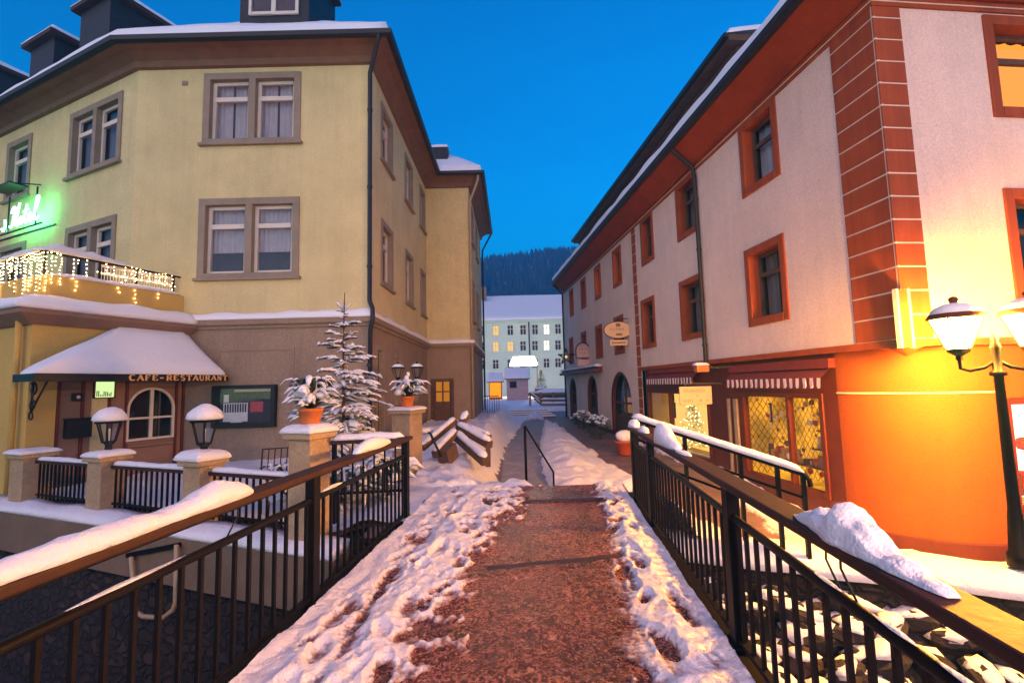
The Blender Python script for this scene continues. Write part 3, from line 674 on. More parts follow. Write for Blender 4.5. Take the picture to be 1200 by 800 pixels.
snow_part(rr_, lambda m: snow_ridge(m, [deck(HW, 4.25, 1.03), deck(HW, 5.1, 1.03)], .085, .16, 5, amp=.5, taper=.25, prof=lambda t: .45+.9*math.exp(-((t-.72)/.22)**2)))
snow_part(rr_, lambda m: snow_ridge(m, [deck(HW, 1.36, 1.03), deck(HW, 2.20, 1.03)], .088, .15, 9, step=.015, amp=.20, taper=.5, n=21, prof=lambda t: .40+.55*math.exp(-((t-.55)/.16)**2)+.38*math.exp(-((t-.80)/.08)**2)+.12*math.sin(t*37)))
snow_part(rr_, lambda m: snow_ridge(m, [deck(HW, 3.9, 1.03), deck(HW, 4.3, 1.03)], .05, .02, 10, amp=.8, taper=.2))
for y in (1.35, 1.62, 2.0):
    snow_part(rr_, lambda m: snow_ridge(m, [deck(HW, y-.1, .823), deck(HW, y+.1, .823)], .02, .014, y*7, amp=.7, step=.03))
for sgn, y, par in ((-1, 2.98, rl), (-1, 3.22, rl), (1, 1.98, rr_), (1, 2.08, rr_)):
    mb = MB(); a = deck(sgn*(HW+.01), y, 1.0); b = deck(sgn*(HW+.01), y-.16*(1 if y < 3.1 else .02), .815)
    mb.tube([a+V((0, 0, .06)), a+V((sgn*.05, .01, .0)), a.lerp(b, .5)+V((0, .012, .0)), b], .005, 5); mb.build('tie_wire', 'metal_dark', par, smooth=True)
# ------------------------------------------------------------------ hotel
EAVE = 10.08; LEDGE = 3.36; BASE = -.3
WB = V((-9.35, 11.5)); W2 = V((-3.44, 11.5)); W3 = V((-3.44, 19.25)); W4 = V((-1.66, 19.25)); W5 = V((-1.66, 26.5))
W0 = WB+V((-.9135, .4067))*15
PLAN = [W0, WB, W2, W3, W4, W5]
hotel = thing('hotel', (-6, 15, -.2), 'yellow plastered hotel with brown stone window frames and snowy roof', 'hotel')
wing, front, side, rear, rear_side = [Wall(a, b) for a, b in zip(PLAN, PLAN[1:])]

def curtain_sheet(mb, W, u0, u1, z0, z1, off, seed=0, mi=0, waves=7, gap=None):
    n = 40; rows = []
    for i in range(n+1):
        u = u0+(u1-u0)*i/n
        o = off+.018*math.sin(2*math.pi*waves*i/n+seed)+.008*math.sin(2*math.pi*waves*2.3*i/n+seed*2)
        rows.append((u, o))
    for (a, oa), (b, ob) in zip(rows, rows[1:]):
        m = (a+b)/2
        if gap and gap[0] < (m-u0)/(u1-u0) < gap[1]: continue
        mb.quad(W.P(a, z0, oa), W.P(b, z0, ob), W.P(b, z1, ob), W.P(a, z1, oa), mi)

def hotel_window(W, u0, u1, z0, z1, n=2, lit=None, cur='curtain', parent=None, fw=.17, name='window', sash='white_paint', half=False, seed=1, sill=True):
    """stone framed window; returns the hole to cut"""
    parent = parent or hotel
    mb = MB(); ow = ((u1-u0)-fw*(n+1))/n; ops = []
    W.box(mb, u0, u1, z0, z0+fw*.7, -.2, .035); W.box(mb, u0, u1, z1-fw, z1, -.2, .035)
    for k in range(n+1): W.box(mb, u0+k*(ow+fw), u0+k*(ow+fw)+fw, z0+fw*.7, z1-fw, -.2, .0345)
    if sill: W.box(mb, u0-.06, u1+.06, z0-.07, z0-.001, -.1, .10)
    win = mb.build(name, 'stone_frame', parent, bevel=.006)
    for k in range(n): ops.append((u0+fw+k*(ow+fw), u0+fw+k*(ow+fw)+ow, z0+fw*.7, z1-fw))
    for a, b, c, d in ops:
        mb = MB(); t = .085; tz = c+(d-c)*.70; o0, o1 = -.17, -.105
        W.box(mb, a, a+t, c, d, o0, o1); W.box(mb, b-t, b, c, d, o0, o1); W.box(mb, a+t, b-t, d-t, d, o0, o1); W.box(mb, a+t, b-t, c, c+t*.9, o0, o1); W.box(mb, a+t, b-t, tz-.06, tz+.06, o0, o1+.02)
        mb.build('sash', sash, win, bevel=.005)
        mb = MB(); mb.quad(W.P(a+t*.5, c, -.135), W.P(b-t*.5, c, -.135), W.P(b-t*.5, d, -.135), W.P(a+t*.5, d, -.135)); mb.build('glass', 'glass', win)
        mb = MB()
        if lit: curtain_sheet(mb, W, a, b, c, d, -.30, seed)
        else: curtain_sheet(mb, W, a, b, c+((d-c)*.34 if half else 0), d, -.28, seed, gap=None if half else (.42, .5), waves=8)
        mb.build('curtain', lit or cur, win, smooth=True)
    return (u0+.01, u1-.01, z0+.01, z1-.01)

def rect_from(W, tl, br):
    a = W.uz(*tl); b = W.uz(*br); return a[0], b[0], b[1], a[1]
holes = {k: [] for k in 'wfsrR'}
ux0, ux1, _, _ = rect_from(front, (240, 85), (352, 166))
uz_top, uz_bot = 9.72, 7.86
holes['f'].append(hotel_window(front, ux0, ux1, uz_bot, uz_top, 2, seed=2))
lx0, lx1, _, _ = rect_from(front, (234, 235), (350, 328))
holes['f'].append(hotel_window(front, lx0, lx1, 4.42, 6.43, 2, half=True, seed=5))
a = wing.uz(84, 137)[0]; b = wing.uz(141, 190)[0]
holes['w'].append(hotel_window(wing, a, b, 7.62, 9.5, 2, cur='curtain_dim', seed=3))
a2 = wing.uz(8, 200)[0]; b2 = wing.uz(36, 200)[0]
holes['w'].append(hotel_window(wing, a2, b2, 7.62, 9.5, 1, cur='curtain_dim', seed=4))
a3 = wing.uz(77.5, 280)[0]; b3 = wing.uz(136, 280)[0]
holes['w'].append(hotel_window(wing, a3, b3, 4.35, 6.2, 2, cur='curtain_dim', seed=6))
holes['w'].append(hotel_window(wing, a2-.1, b2+.05, 4.35, 6.2, 1, cur='curtain_dim', seed=7))
for (pa, pb) in (((446, 150), (459.5, 150)), ((474, 215), (483, 215)), ((491.5, 240), (497.5, 240))):
    u0 = side.uz(*pa)[0]; u1 = side.uz(*pb)[0]
    for z0, z1 in ((7.86, 9.5), (4.42, 6.2)):
        holes['s'].append(hotel_window(side, u0, u1, z0, z1, 1, seed=u0, fw=.15))
holes['R'] = []
for u in (1.0, 3.4):
    for z0, z1 in ((7.86, 9.5), (4.42, 6.2)): holes['R'].append(hotel_window(rear_side, u, u+1.1, z0, z1, 1, seed=u, fw=.15))
for W, key in ((wing, 'w'), (front, 'f'), (side, 's'), (rear, 'r'), (rear_side, 'R')):
    mb = MB(); W.sheet(mb, 0, W.len, LEDGE, EAVE, holes[key]); mb.build('upper_wall', ['plaster_yellow', 'room_dark'], hotel)
# ground floor, with shallow ashlar joints, door and openings of the lane side
lowside = []
def lane_opening(pl, pr, z0, z1, kind):
    u0, u1 = side.uz(*pl)[0], side.uz(*pr)[0]
    mb = MB(); f = .13
    side.box(mb, u0, u0+f, z0, z1, -.2, .03); side.box(mb, u1-f, u1, z0, z1, -.2, .03); side.box(mb, u0+f, u1-f, z1-f, z1, -.2, .03)
    if kind == 'window': side.box(mb, u0+f, u1-f, z0, z0+f, -.2, .06)
    p = mb.build('window' if kind == 'window' else 'door', 'stone_frame', hotel, bevel=.005)
    mb = MB(); a, b, c, d = u0+f, u1-f, z0+(f if kind == 'window' else 0), z1-f
    if kind == 'window':
        for q in ((a, a+.06, c, d), (b-.06, b, c, d), (a+.06, b-.06, d-.06, d), (a+.06, b-.06, c, c+.06)): side.box(mb, *q, -.16, -.1)
        mb.build('sash', 'white_paint', p)
        mb = MB(); mb.quad(side.P(a, c, -.13), side.P(b, c, -.13), side.P(b, d, -.13), side.P(a, d, -.13)); mb.build('glass', 'glass', p)
    else:
        side.box(mb, a, b, c, c+(d-c)*.62, -.16, -.1); side.box(mb, a, a+.09, c+(d-c)*.62, d, -.16, -.1); side.box(mb, b-.09, b, c+(d-c)*.62, d, -.16, -.1); side.box(mb, a+.09, b-.09, d-.09, d, -.16, -.1)
        mb.build('door_leaf', 'planks', p, bevel=.006)
        mb = MB(); mb.quad(side.P(a, c+1.3, -.13), side.P(b, c+1.3, -.13), side.P(b, d, -.13), side.P(a, d, -.13)); mb.build('glass', 'glass', p)
    lowside.append((u0+.01, u1-.01, z0+.01, z1-.01))
lane_opening((440, 450), (450, 450), .05, 2.75, 'door')
lane_opening((462, 440), (469, 440), 1.15, 2.65, 'window')
lane_opening((486, 440), (490.5, 440), 1.15, 2.55, 'window')
mb = MB(); front.sheet(mb, 0, front.len, BASE, LEDGE); mb.build('ground_floor_wall', ['plaster_grey', 'room_dark'], hotel)
mb = MB(); wing.sheet(mb, 0, wing.len, BASE, LEDGE); mb.build('ground_floor_wall', ['plaster_grey', 'room_dark'], hotel)
mb = MB(); side.sheet(mb, 0, side.len, BASE, LEDGE, lowside); mb.build('ground_floor_wall', ['plaster_grey', 'room_dark'], hotel)
# ashlar bosses: a recessed panel field drawn as shallow proud slabs
mb = MB()
for z in (.55, 1.02): pass
u0, u1 = front.uz(255, 420)[0], front.uz(345, 420)[0]
for q in ((u0, u1, 2.62, 2.68), (u1-.06, u1, 1.98, 2.62), (u0, u0+.06, 1.98, 2.62)): front.box(mb, *q, -.01, .02)
mb.build('wall_panel', 'plaster_grey', hotel, bevel=.006)
# rear wing door
d0, d1 = rear.uz(505, 460)[0], rear.uz(532, 460)[0]; dz0, dz1 = .12, 1.96
mb = MB(); rear.sheet(mb, 0, rear.len, BASE, LEDGE, [(d0+.01, d1-.01, BASE+.02, dz1-.01)]); mb.build('ground_floor_wall', ['plaster_grey', 'room_dark'], hotel)
mb = MB(); rear_side.sheet(mb, 0, rear_side.len, BASE, LEDGE); mb.build('ground_floor_wall', ['plaster_grey', 'room_dark'], hotel)
mb = MB(); rear.box(mb, d0, d0+.12, dz0, dz1, -.2, .03); rear.box(mb, d1-.12, d1, dz0, dz1, -.2, .03); rear.box(mb, d0+.12, d1-.12, dz1-.12, dz1, -.2, .03)
door = mb.build('door', 'planks', hotel, bevel=.006)
mb = MB(); a, b = d0+.12, d1-.12; zs = [dz0, 1.05, 1.12, 1.40, 1.46, dz1-.12]
rear.box(mb, a, b, dz0, 1.05, -.15, -.09)
for q in ((a, a+.07), (b-.07, b), ((a+b)/2-.03, (a+b)/2+.03)): rear.box(mb, *q, 1.05, dz1-.12, -.15, -.09)
rear.box(mb, a, b, 1.42, 1.47, -.149, -.091); mb.build('door_leaf', 'planks', door)
mb = MB(); mb.quad(rear.P(a, 1.05, -.12), rear.P(b, 1.05, -.12), rear.P(b, dz1-.12, -.12), rear.P(a, dz1-.12, -.12)); mb.build('lit_pane', 'lit_warm', door)
# string course, cornice, soffit, gutter, roof
mb = MB(); sweep(mb, PLAN, [(.0, 3.16), (.05, 3.16), (.07, 3.22), (.14, 3.25), (.16, 3.36), (.0, 3.40)]); mb.build('string_course', 'plaster_grey', hotel)
mb = MB(); sweep(mb, PLAN[1:], [(.005, 3.405), (.155, 3.365), (.165, 3.40), (.15, 3.47), (.09, 3.52), (.02, 3.55), (.005, 3.55)], step=.16, jit=[0, .0, .02, .05, .06, .08, .08], seed=3); mb.build('snow_cap', 'snow_roof', hotel, smooth=True)
mb = MB(); sweep(mb, PLAN, [(0, EAVE-.22), (.10, EAVE-.20), (.12, EAVE-.05), (.34, EAVE+.09), (.56, EAVE+.10), (.56, EAVE+.20), (0, EAVE+.20)]); mb.build('eaves', 'eave_wood', hotel)
mb = MB(); sweep(mb, PLAN, [(.565, EAVE+.08), (.63, EAVE+.06), (.70, EAVE+.10), (.72, EAVE+.20), (.70, EAVE+.215), (.565, EAVE+.215)]); mb.build('gutter', 'gutter', hotel)
ev = offset_line(PLAN, .60); rg = offset_line(PLAN, -4.2)
mb = MB(); ZE, ZR = EAVE+.19, EAVE+4.3
for i in range(len(ev)-1): mb.quad(V((*ev[i], ZE)), V((*ev[i+1], ZE)), V((*rg[i+1], ZR)), V((*rg[i], ZR)))
mb.build('roof', 'tile_dark', hotel)
mb = MB()
for i in range(len(ev)-1):
    n = max(4, int((ev[i+1]-ev[i]).length/.45)); m = 14; vs = []; fs = []
    for j in range(m+1):
        t = (j/m)**1.5; 
        for k in range(n+1):
            s = k/n; e = ev[i].lerp(ev[i+1], s); r_ = rg[i].lerp(rg[i+1], s); q = e.lerp(r_, t); z = ZE+(ZR-ZE)*t
            lift = (.05 if j == 0 else .22)*(1+.25*noise.noise(V((q.x*.9, q.y*.9, i*.0+1)))); 
            out = (e-r_).normalized()*(.06*(1-t) if j else 0)
            vs.append(V((q.x+out.x, q.y+out.y, z+lift)))
    for j in range(m):
        for k in range(n): fs.append((j*(n+1)+k, j*(n+1)+k+1, (j+1)*(n+1)+k+1, (j+1)*(n+1)+k))
    mb.add(vs, fs)
mb.build('roof_snow', 'snow_roof', hotel, smooth=True)
# downpipes
def pipe(pts, r=.055, m='gutter', parent=hotel, name='downpipe'):
    mb = MB(); mb.tube(pts, r, 10); o = mb.build(name, m, parent, smooth=True); return o
g = V((W2.x+.42, W2.y-.66, EAVE+.1)); px_ = W2.x+.02; py_ = W2.y-.08
pipe([g, g+V((-.05, .05, -.12)), V((px_, py_, EAVE-.5)), V((px_, py_, EAVE-.8)), V((px_, py_, 3.75)), V((px_+.10, py_-.10, 3.55)), V((px_+.12, py_-.14, 3.3)), V((px_+.02, py_, 3.05)), V((px_, py_, -.2))])
mb = MB()
for z in (8.6, 6.6, 4.6, 2.2, .8): mb.lathe((px_, py_, z), [(.05, -.03), (.068, -.03), (.068, .03), (.05, .03)], 12)
mb.build('pipe_clamp', 'gutter', hotel)
q = V((W4.x+.45, W4.y-.55, EAVE+.08)); 
pipe([q, q+V((-.03, .03, -.25)), V((W4.x+.06, W4.y-.10, EAVE-.85)), V((W4.x+.05, W4.y-.08, EAVE-1.2)), V((W4.x+.05, W4.y-.08, 0.2))], .05, 'copper_pale')
pipe([V((W5.x+.6, W5.y-.2, EAVE)), V((W5.x+.12, W5.y-.2, EAVE-.9)), V((W5.x+.1, W5.y-.2, 0.1))], .05)
mb = MB(); front.box(mb, *(lambda u: (u-.07, u+.07))(front.uz(217, 98)[0]), front.uz(217, 98)[1]-.06, front.uz(217, 98)[1]+.06, -.02, .025); mb.build('vent', 'stone_frame', hotel, bevel=.01)
# rear wing front has one roof hatch; front roof a dormer; the wing dark dormers with snow hats
def roof_pt(i, s, t): 
    e = ev[i].lerp(ev[i+1], s); r_ = rg[i].lerp(rg[i+1], s); q = e.lerp(r_, t); return V((q.x, q.y, ZE+(ZR-ZE)*t))
def dormer(W, u0, u1, z0, z1, o, deep, win=None, body='slate', snow_t=.22, over=.2):
    mb = MB(); W.box(mb, u0, u1, z0, z1, o-deep, o); d = mb.build('dormer', body, hotel, bevel=.01)
    mb = MB(); W.box(mb, u0-over, u1+over, z1, z1+.14, o-deep, o+over); mb.build('dormer_roof', 'tile_dark', d, bevel=.01)
    mb = MB(); snow_quad(mb, W.P(u0-over, z1+.145, o+over), W.P(u1+over, z1+.145, o+over), W.P(u1+over, z1+.145, o-deep), W.P(u0-over, z1+.145, o-deep), snow_t, 12, 8, u0, .25, .25); mb.build('snow_cap', 'snow_roof', d, smooth=True)
    if win:
        mb = MB(); a, b, c, e = win
        for q in ((a, a+.09, c, e), (b-.09, b, c, e), ((a+b)/2-.06, (a+b)/2+.06, c, e), (a+.09, (a+b)/2-.06, c, c+.09), ((a+b)/2+.06, b-.09, c, c+.09), (a+.09, (a+b)/2-.06, e-.09, e), ((a+b)/2+.06, b-.09, e-.09, e)): W.box(mb, *q, o+.005, o+.06)
        f = mb.build('window', 'white_paint', d, bevel=.005)
        mb = MB(); mb.quad(W.P(a, c, o+.02), W.P(b, c, o+.02), W.P(b, e, o+.02), W.P(a, e, o+.02)); mb.build('glass', 'glass', f)
    return d
du0, du1 = front.uz(281, 15, -1.3)[0], front.uz(362, 15, -1.3)[0]
dz = front.uz(300, 22, -1.3)[1]
dormer(front, du0, du1, dz-.6, dz+2.0, -1.3, 2.0, (du0+.28, du1-.28, dz+.08, dz+1.5))
for (pl, pt, hgt, wd_) in (((92, 40), None, 1.25, 1.7), ((30, 78), None, 1.1, 1.6), ((-40, 110), None, 1.1, 1.5)):
    u, z = wing.uz(pl[0]+25, pl[1], -1.1); dormer(wing, u-wd_/2, u+wd_/2, z-1.2, z+hgt-.35, -.95, 2.2)
hx = roof_pt(3, .55, .22); mb = MB(); mb.box(hx+V((0, 0, .32)), (.75, .5, .5)); hd = mb.build('roof_hatch', 'slate', hotel, bevel=.02)
mb = MB(); snow_quad(mb, hx+V((-.42, -.3, .575)), hx+V((.42, -.3, .575)), hx+V((.42, .3, .575)), hx+V((-.42, .3, .575)), .16, 6, 6, 3); mb.build('snow_cap', 'snow_roof', hd, smooth=True)

# ------------------------------------------------------------------ café annex with balcony
AX = V((-7.84, 11.5)); AD = V((.3987, .9171)); AC = AX-AD*2.86      # foot of the side wall on the hotel, corner towards the river
AF = AC+V((-.9171, .3987))*7
annex = thing('cafe_annex', (*AC, -.2), 'low orange café annex with snowy ledge and balcony against the hotel', 'café annex')
af, asd = Wall(AF, AC), Wall(AC, AX)
ZA = 3.02
mb = MB(); af.sheet(mb, 0, af.len, BASE, ZA); mb.build('front_wall', ['plaster_orange', 'room_dark'], annex)
mb = MB(); asd.sheet(mb, 0, .42, BASE, ZA); mb.build('corner_pier', ['plaster_orange', 'room_dark'], annex)
mb = MB(); asd.sheet(mb, .42, asd.len, 2.2, ZA); mb.build('side_wall', ['plaster_orange', 'room_dark'], annex)
AP = [AF, AC, AX]
mb = MB(); sweep(mb, AP, [(0, ZA-.02), (.05, ZA-.02), (.22, ZA+.10), (.30, ZA+.16), (.30, ZA+.24), (0, ZA+.36)]); mb.build('ledge', 'plaster_brown', annex)
mb = MB(); sweep(mb, AP, [(0, ZA+.365), (.30, ZA+.245), (.36, ZA+.27), (.36, ZA+.36), (.26, ZA+.47), (.10, ZA+.54), (0, ZA+.56)], step=.14, jit=[0, 0, .03, .05, .08, .08, .08], seed=9); mb.build('snow_cap', 'snow_roof', annex, smooth=True)
# balcony parapet above the ledge
PB = offset_line(AP, -.12)
mb = MB(); sweep(mb, PB, [(0, ZA+.3), (0, ZA+.98), (-.15, ZA+.98), (-.15, ZA+.3)]); mb.build('parapet', 'plaster_orange', annex)
bal = thing('balcony_railing', (*AC, ZA+1), 'white balcony railing over the café with snow on its panels', 'balcony railing')
bw = Wall(PB[1], PB[2]); bf = Wall(PB[0], PB[1])
mb = MB()
for W in (bw, bf):
    for z in (ZA+1.42,): W.box(mb, 0, W.len-(.12 if W is bw else 0), z, z+.035, -.09, -.045)
mb.build('handrail', 'metal_dark', bal)
for W, us in ((bw, (.05, .95, 1.65, 2.45, 2.7)), (bf, (1.2, 2.6, 4.0, 5.4, 6.8))):
    for u in us: mb = MB(); W.box(mb, u, u+.035, ZA+.985, ZA+1.42, -.085, -.05); mb.build('post', 'metal_dark', bal)
mb = MB()
for k in range(3):
    u0 = .95+k*.5; 
    for z in (ZA+1.02, ZA+1.18, ZA+1.34): bw.box(mb, .98, 2.43, z, z+.05, -.075, -.06) if k == 0 else None
for k in range(26): bw.box(mb, 1.0+k*.055, 1.012+k*.055, ZA+1.02, ZA+1.40, -.0735, -.0615)
mb.build('panel', 'white_paint', bal)
mb = MB(); a = bw.P(-.1, ZA+1.458, -.065); b = bw.P(1.6, ZA+1.458, -.065); snow_ridge(mb, [a, b], .10, .13, 2, amp=.45, prof=lambda t: .6+.9*math.exp(-((t-.35)/.3)**2))
snow_ridge(mb, [bw.P(.1, ZA+.985, -.03), bw.P(2.6, ZA+.985, -.03)], .10, .09, 5, amp=.4); snow_ridge(mb, [bf.P(3, ZA+1.458, -.065), bf.P(6.9, ZA+1.458, -.065)], .08, .09, 7, amp=.5)
mb.build('snow_cap', 'snow', bal, smooth=True)
# fairy lights: an icicle string on the balcony
fl = thing('fairy_lights', (*PB[1], ZA+1.3), 'warm white icicle fairy lights draped over the balcony railing', 'fairy lights')
mbw = MB(); mbb = MB(); r4 = random.Random(5)
def bulb(p): 
    s = .011+.006*r4.random(); mbb.add([p+V((s, 0, 0)), p+V((-s, 0, 0)), p+V((0, s, 0)), p+V((0, -s, 0)), p+V((0, 0, s)), p+V((0, 0, -s))], [(0, 2, 4), (2, 1, 4), (1, 3, 4), (3, 0, 4), (2, 0, 5), (1, 2, 5), (3, 1, 5), (0, 3, 5)])
for W, ua, ub in ((bw, .0, 2.5), (bf, 4.6, 6.95)):
    prev = None; u = ua
    while u < ub:
        z = ZA+1.40+.03*math.sin(u*9); p = W.P(u, z, .01)
        if prev is not None: mbw.tube([prev, p], .003, 4, mi=0)
        prev = p
        if r4.random() < (.8 if W is bf or u < .5 else .62):
            ln = r4.choice((.15, .3, .45, .62, .75)) if (W is bf or u < .35) else r4.choice((.08, .2, .33, .42)); mbw.tube([p, p-V((0, 0, ln))], .002, 3)
            q = .0
            while q < ln: bulb(p-V((0, 0, q))+W.n*.012+W.d*r4.uniform(-.015, .015)); q += r4.uniform(.05, .09)
        for zz in (ZA+1.04, ZA+1.2): 
            if W is bw and u > .9 and r4.random() < .75: bulb(W.P(u+r4.uniform(-.03, .03), zz+r4.uniform(-.03, .03), -.03))
        u += .07
for u, ln in ((.55, 3), (1.3, 2), (1.62, 5), (2.1, 2)):
    for k in range(ln): bulb(bw.P(u+r4.uniform(-.02, .02), ZA+.93-.09*k, .02))
mbw.build('wire', 'metal_dark', fl); mbb.build('bulbs', 'bulb', fl)['kind'] = 'stuff'

# café entrance under the canopy: brown panelled wall with mailbox, lit notice, arched window
du = asd.len
mb = MB(); asd.sheet(mb, .42, du, BASE, 2.2, [(1.62, 2.62, .62, 1.78)], off=-.04); mb.build('entrance_wall', ['plaster_brown', 'room_dark'], annex)
mb = MB()
for u in (.43, .82, 1.28, 1.60, 2.63, 2.78): asd.box(mb, u, u+.05, -.2, 2.19, -.041, .005)
mb.build('panel_strip', 'red_wood', annex, bevel=.004)
# arched window
cu, r_, zs_ = 2.12, .47, 1.30
mb = MB(); n = 18; 
arc = [(cu-r_*math.cos(math.pi*k/n), zs_+r_*math.sin(math.pi*k/n)) for k in range(n+1)]
for (a1, c1), (a2_, c2) in zip(arc, arc[1:]): mb.beam(asd.P(a1, c1, -.02), asd.P(a2_, c2, -.02), .05, .05, up=asd.n)
for u in (cu-r_, cu+r_): mb.beam(asd.P(u, .68, -.02), asd.P(u, zs_, -.02), .05, .05, up=asd.n)
mb.beam(asd.P(cu-r_-.02, .66, -.02), asd.P(cu+r_+.02, .66, -.02), .05, .06, up=asd.n); mb.beam(asd.P(cu-r_, 1.12, -.021), asd.P(cu+r_, 1.12, -.021), .045, .04, up=asd.n); mb.beam(asd.P(cu, .68, -.022), asd.P(cu, zs_+r_, -.022), .07, .04, up=asd.n)
aw = mb.build('arched_window', 'white_paint', annex)
mb = MB(); corner = [(1.62, zs_), (1.62, 1.78)]+[(2.62, 1.78), (2.62, zs_)]
L_ = [asd.P(u, z, -.042) for u, z in arc]; 
mb.poly([asd.P(1.62, zs_, -.042), asd.P(1.62, 1.78, -.042), asd.P(cu, 1.78, -.042)]+L_[n//2::-1]); mb.poly([asd.P(cu, 1.78, -.042), asd.P(2.62, 1.78, -.042), asd.P(2.62, zs_, -.042)]+L_[n:n//2-1:-1]); mb.build('spandrel', 'plaster_brown', aw)
mb = MB(); mb.poly([asd.P(cu-r_, .66, -.06), asd.P(cu+r_, .66, -.06)]+[asd.P(u, z, -.06) for u, z in arc[::-1]]); mb.build('glass', 'glass', aw)
mb = MB(); asd.box(mb, 1.70, 2.56, -.1, .48, -.041, -.01); asd.box(mb, 1.66, 2.60, .50, .56, -.041, .03); mb.build('door_panel', 'plaster_brown', annex, bevel=.008)
mb = MB(); asd.box(mb, 1.0, 1.27, -.1, 2.15, -.041, -.02, 0); mb.build('pale_door_frame', 'plaster_yellow', annex)
bx = thing('mailbox', asd.P(.72, 1.0, 0), 'black metal mailbox on the brown café entrance wall', 'mailbox')
mb = MB(); asd.box(mb, .56, .98, .82, 1.18, -.035, .09); mb.build('body', 'metal_dark', bx, bevel=.01)
mb = MB(); asd.box(mb, .55, .99, 1.181, 1.205, -.035, .11); mb.build('flap', 'metal_dark', bx, bevel=.005)
dl = thing('spotlight', asd.P(.74, 1.62, 0), 'small dark round lamp above the black mailbox', 'lamp')
mb = MB(); asd.box(mb, .66, .84, 1.54, 1.70, -.038, .03); mb.build('housing', 'metal_dark', dl, bevel=.01)
mb = MB(); c_ = asd.P(.75, 1.62, .032); mb.add([c_+asd.d*.035*math.cos(k*.785)+V((0, 0, .035*math.sin(k*.785))) for k in range(8)], [tuple(range(8))]); mb.build('lens', 'white_paint', dl)
ls = thing('lit_notice', asd.P(1.2, 1.78, 0), 'small lit green and yellow notice in a frame beside the café door', 'notice')
mb = MB(); asd.box(mb, 1.0, 1.38, 1.58, 1.60, -.02, .05); asd.box(mb, 1.0, 1.38, 1.92, 1.94, -.02, .05); asd.box(mb, 1.0, 1.02, 1.60, 1.92, -.02, .05); asd.box(mb, 1.36, 1.38, 1.60, 1.92, -.02, .05); mb.build('frame', 'red_wood', ls)
mb = MB(); mb.quad(asd.P(1.02, 1.6, .02), asd.P(1.36, 1.6, .02), asd.P(1.36, 1.92, .02), asd.P(1.02, 1.92, .02)); mb.build('lit_panel', 'sign_lit', ls)
mb = MB(); r5 = random.Random(2)
for k in range(9): u = 1.05+.031*k; h = .03+.09*r5.random(); asd.box(mb, u, u+.016, 1.62, 1.62+h, .021, .024)
mb.build('printed_picture', 'ink', ls)
# drainpipe at the annex corner
pp = af.P(af.len-.25, 0, .1)
pipe([pp+V((0, 0, ZA+.05)), pp+V((0, 0, 2.4)), pp+V((0, 0, -.2))], .05, 'plaster_orange', annex)

# canopy
can = thing('entrance_canopy', asd.P(1.5, 2, .3), 'dark hipped entrance canopy under thick smooth snow with CAFE-RESTAURANT lettering', 'canopy')
U = V((0, 0, 1)); zf, zt, CO = 2.03, 2.98, 1.0; ca0, ca1, ct0, ct1 = -.30, 3.12, 1.40, 2.72
A, B, T0, T1, BW, AW = asd.P(ca0, zf, CO), asd.P(ca1, zf, CO), asd.P(ct0, zt, .03), asd.P(ct1, zt, .03), asd.P(ca1-.22, zf, .05), asd.P(ca0+.05, zf, .32)
mb = MB(); mb.poly([A, B, T1, T0]); mb.poly([B, BW, T1]); mb.poly([A, T0, AW]); mb.build('roof', 'tile_dark', can)
mb = MB(); asd.box(mb, ca0-.05, ca1+.05, zf-.12, zf+.015, CO+.001, CO+.05); asd.box(mb, ca1, ca1+.05, zf-.12, zf+.014, .1, CO); asd.box(mb, ca0-.05, ca0, zf-.12, zf+.014, .33, CO); fas = mb.build('fascia', 'metal_dark', can)
mb = MB(); mb.poly([p+V((0, 0, -.10)) for p in (A, B, BW, asd.P(.0, zf, .03), AW)]); mb.build('ceiling', 'planks', can)
mb = MB(); e = V((0, 0, .02))
snow_quad(mb, A+e, B+e, T1+e+asd.n*.02, T0+e+asd.n*.02, .19, 34, 20, 4, .35, .30, amp=.16)
snow_quad(mb, B+e, BW+e, T1+e, T1+e+asd.n*.03, .15, 10, 16, 4, .2, .3, amp=.16)
snow_quad(mb, AW+e, A+e, T0+e+asd.n*.03, T0+e, .12, 10, 16, 4, .2, .3, amp=.16)
mb.build('snow_cap', 'snow_roof', can, smooth=True)
br_ = MB()
def scroll(mb, c, r0, r1, turns, a0, ux, uz, rad, n=26):
    mb.tube([c+ux*((r0+(r1-r0)*k/n)*math.cos(a0+turns*6.283*k/n))+uz*((r0+(r1-r0)*k/n)*math.sin(a0+turns*6.283*k/n)) for k in range(n+1)], rad, 6)
ex = asd.P(.02, 0, .10); xx = asd.n
Q = lambda o, z: ex+xx*o+V((0, 0, z))
br_.tube([Q(0, 1.92), Q(0, 1.35)], .022, 6); scroll(br_, Q(.03, 1.78), .04, .14, 1.2, 1, xx, U, .018); scroll(br_, Q(.05, 1.5), .03, .11, 1.3, 2.5, xx, U, .016); scroll(br_, Q(0, 1.3), .06, .07, 1, 0, xx, U, .014)
br_.tube([Q(0, 1.36), Q(.2, 1.6), Q(.5, 1.92)], .018, 6)
br_.build('scroll_bracket', 'metal_dark', can, smooth=True)

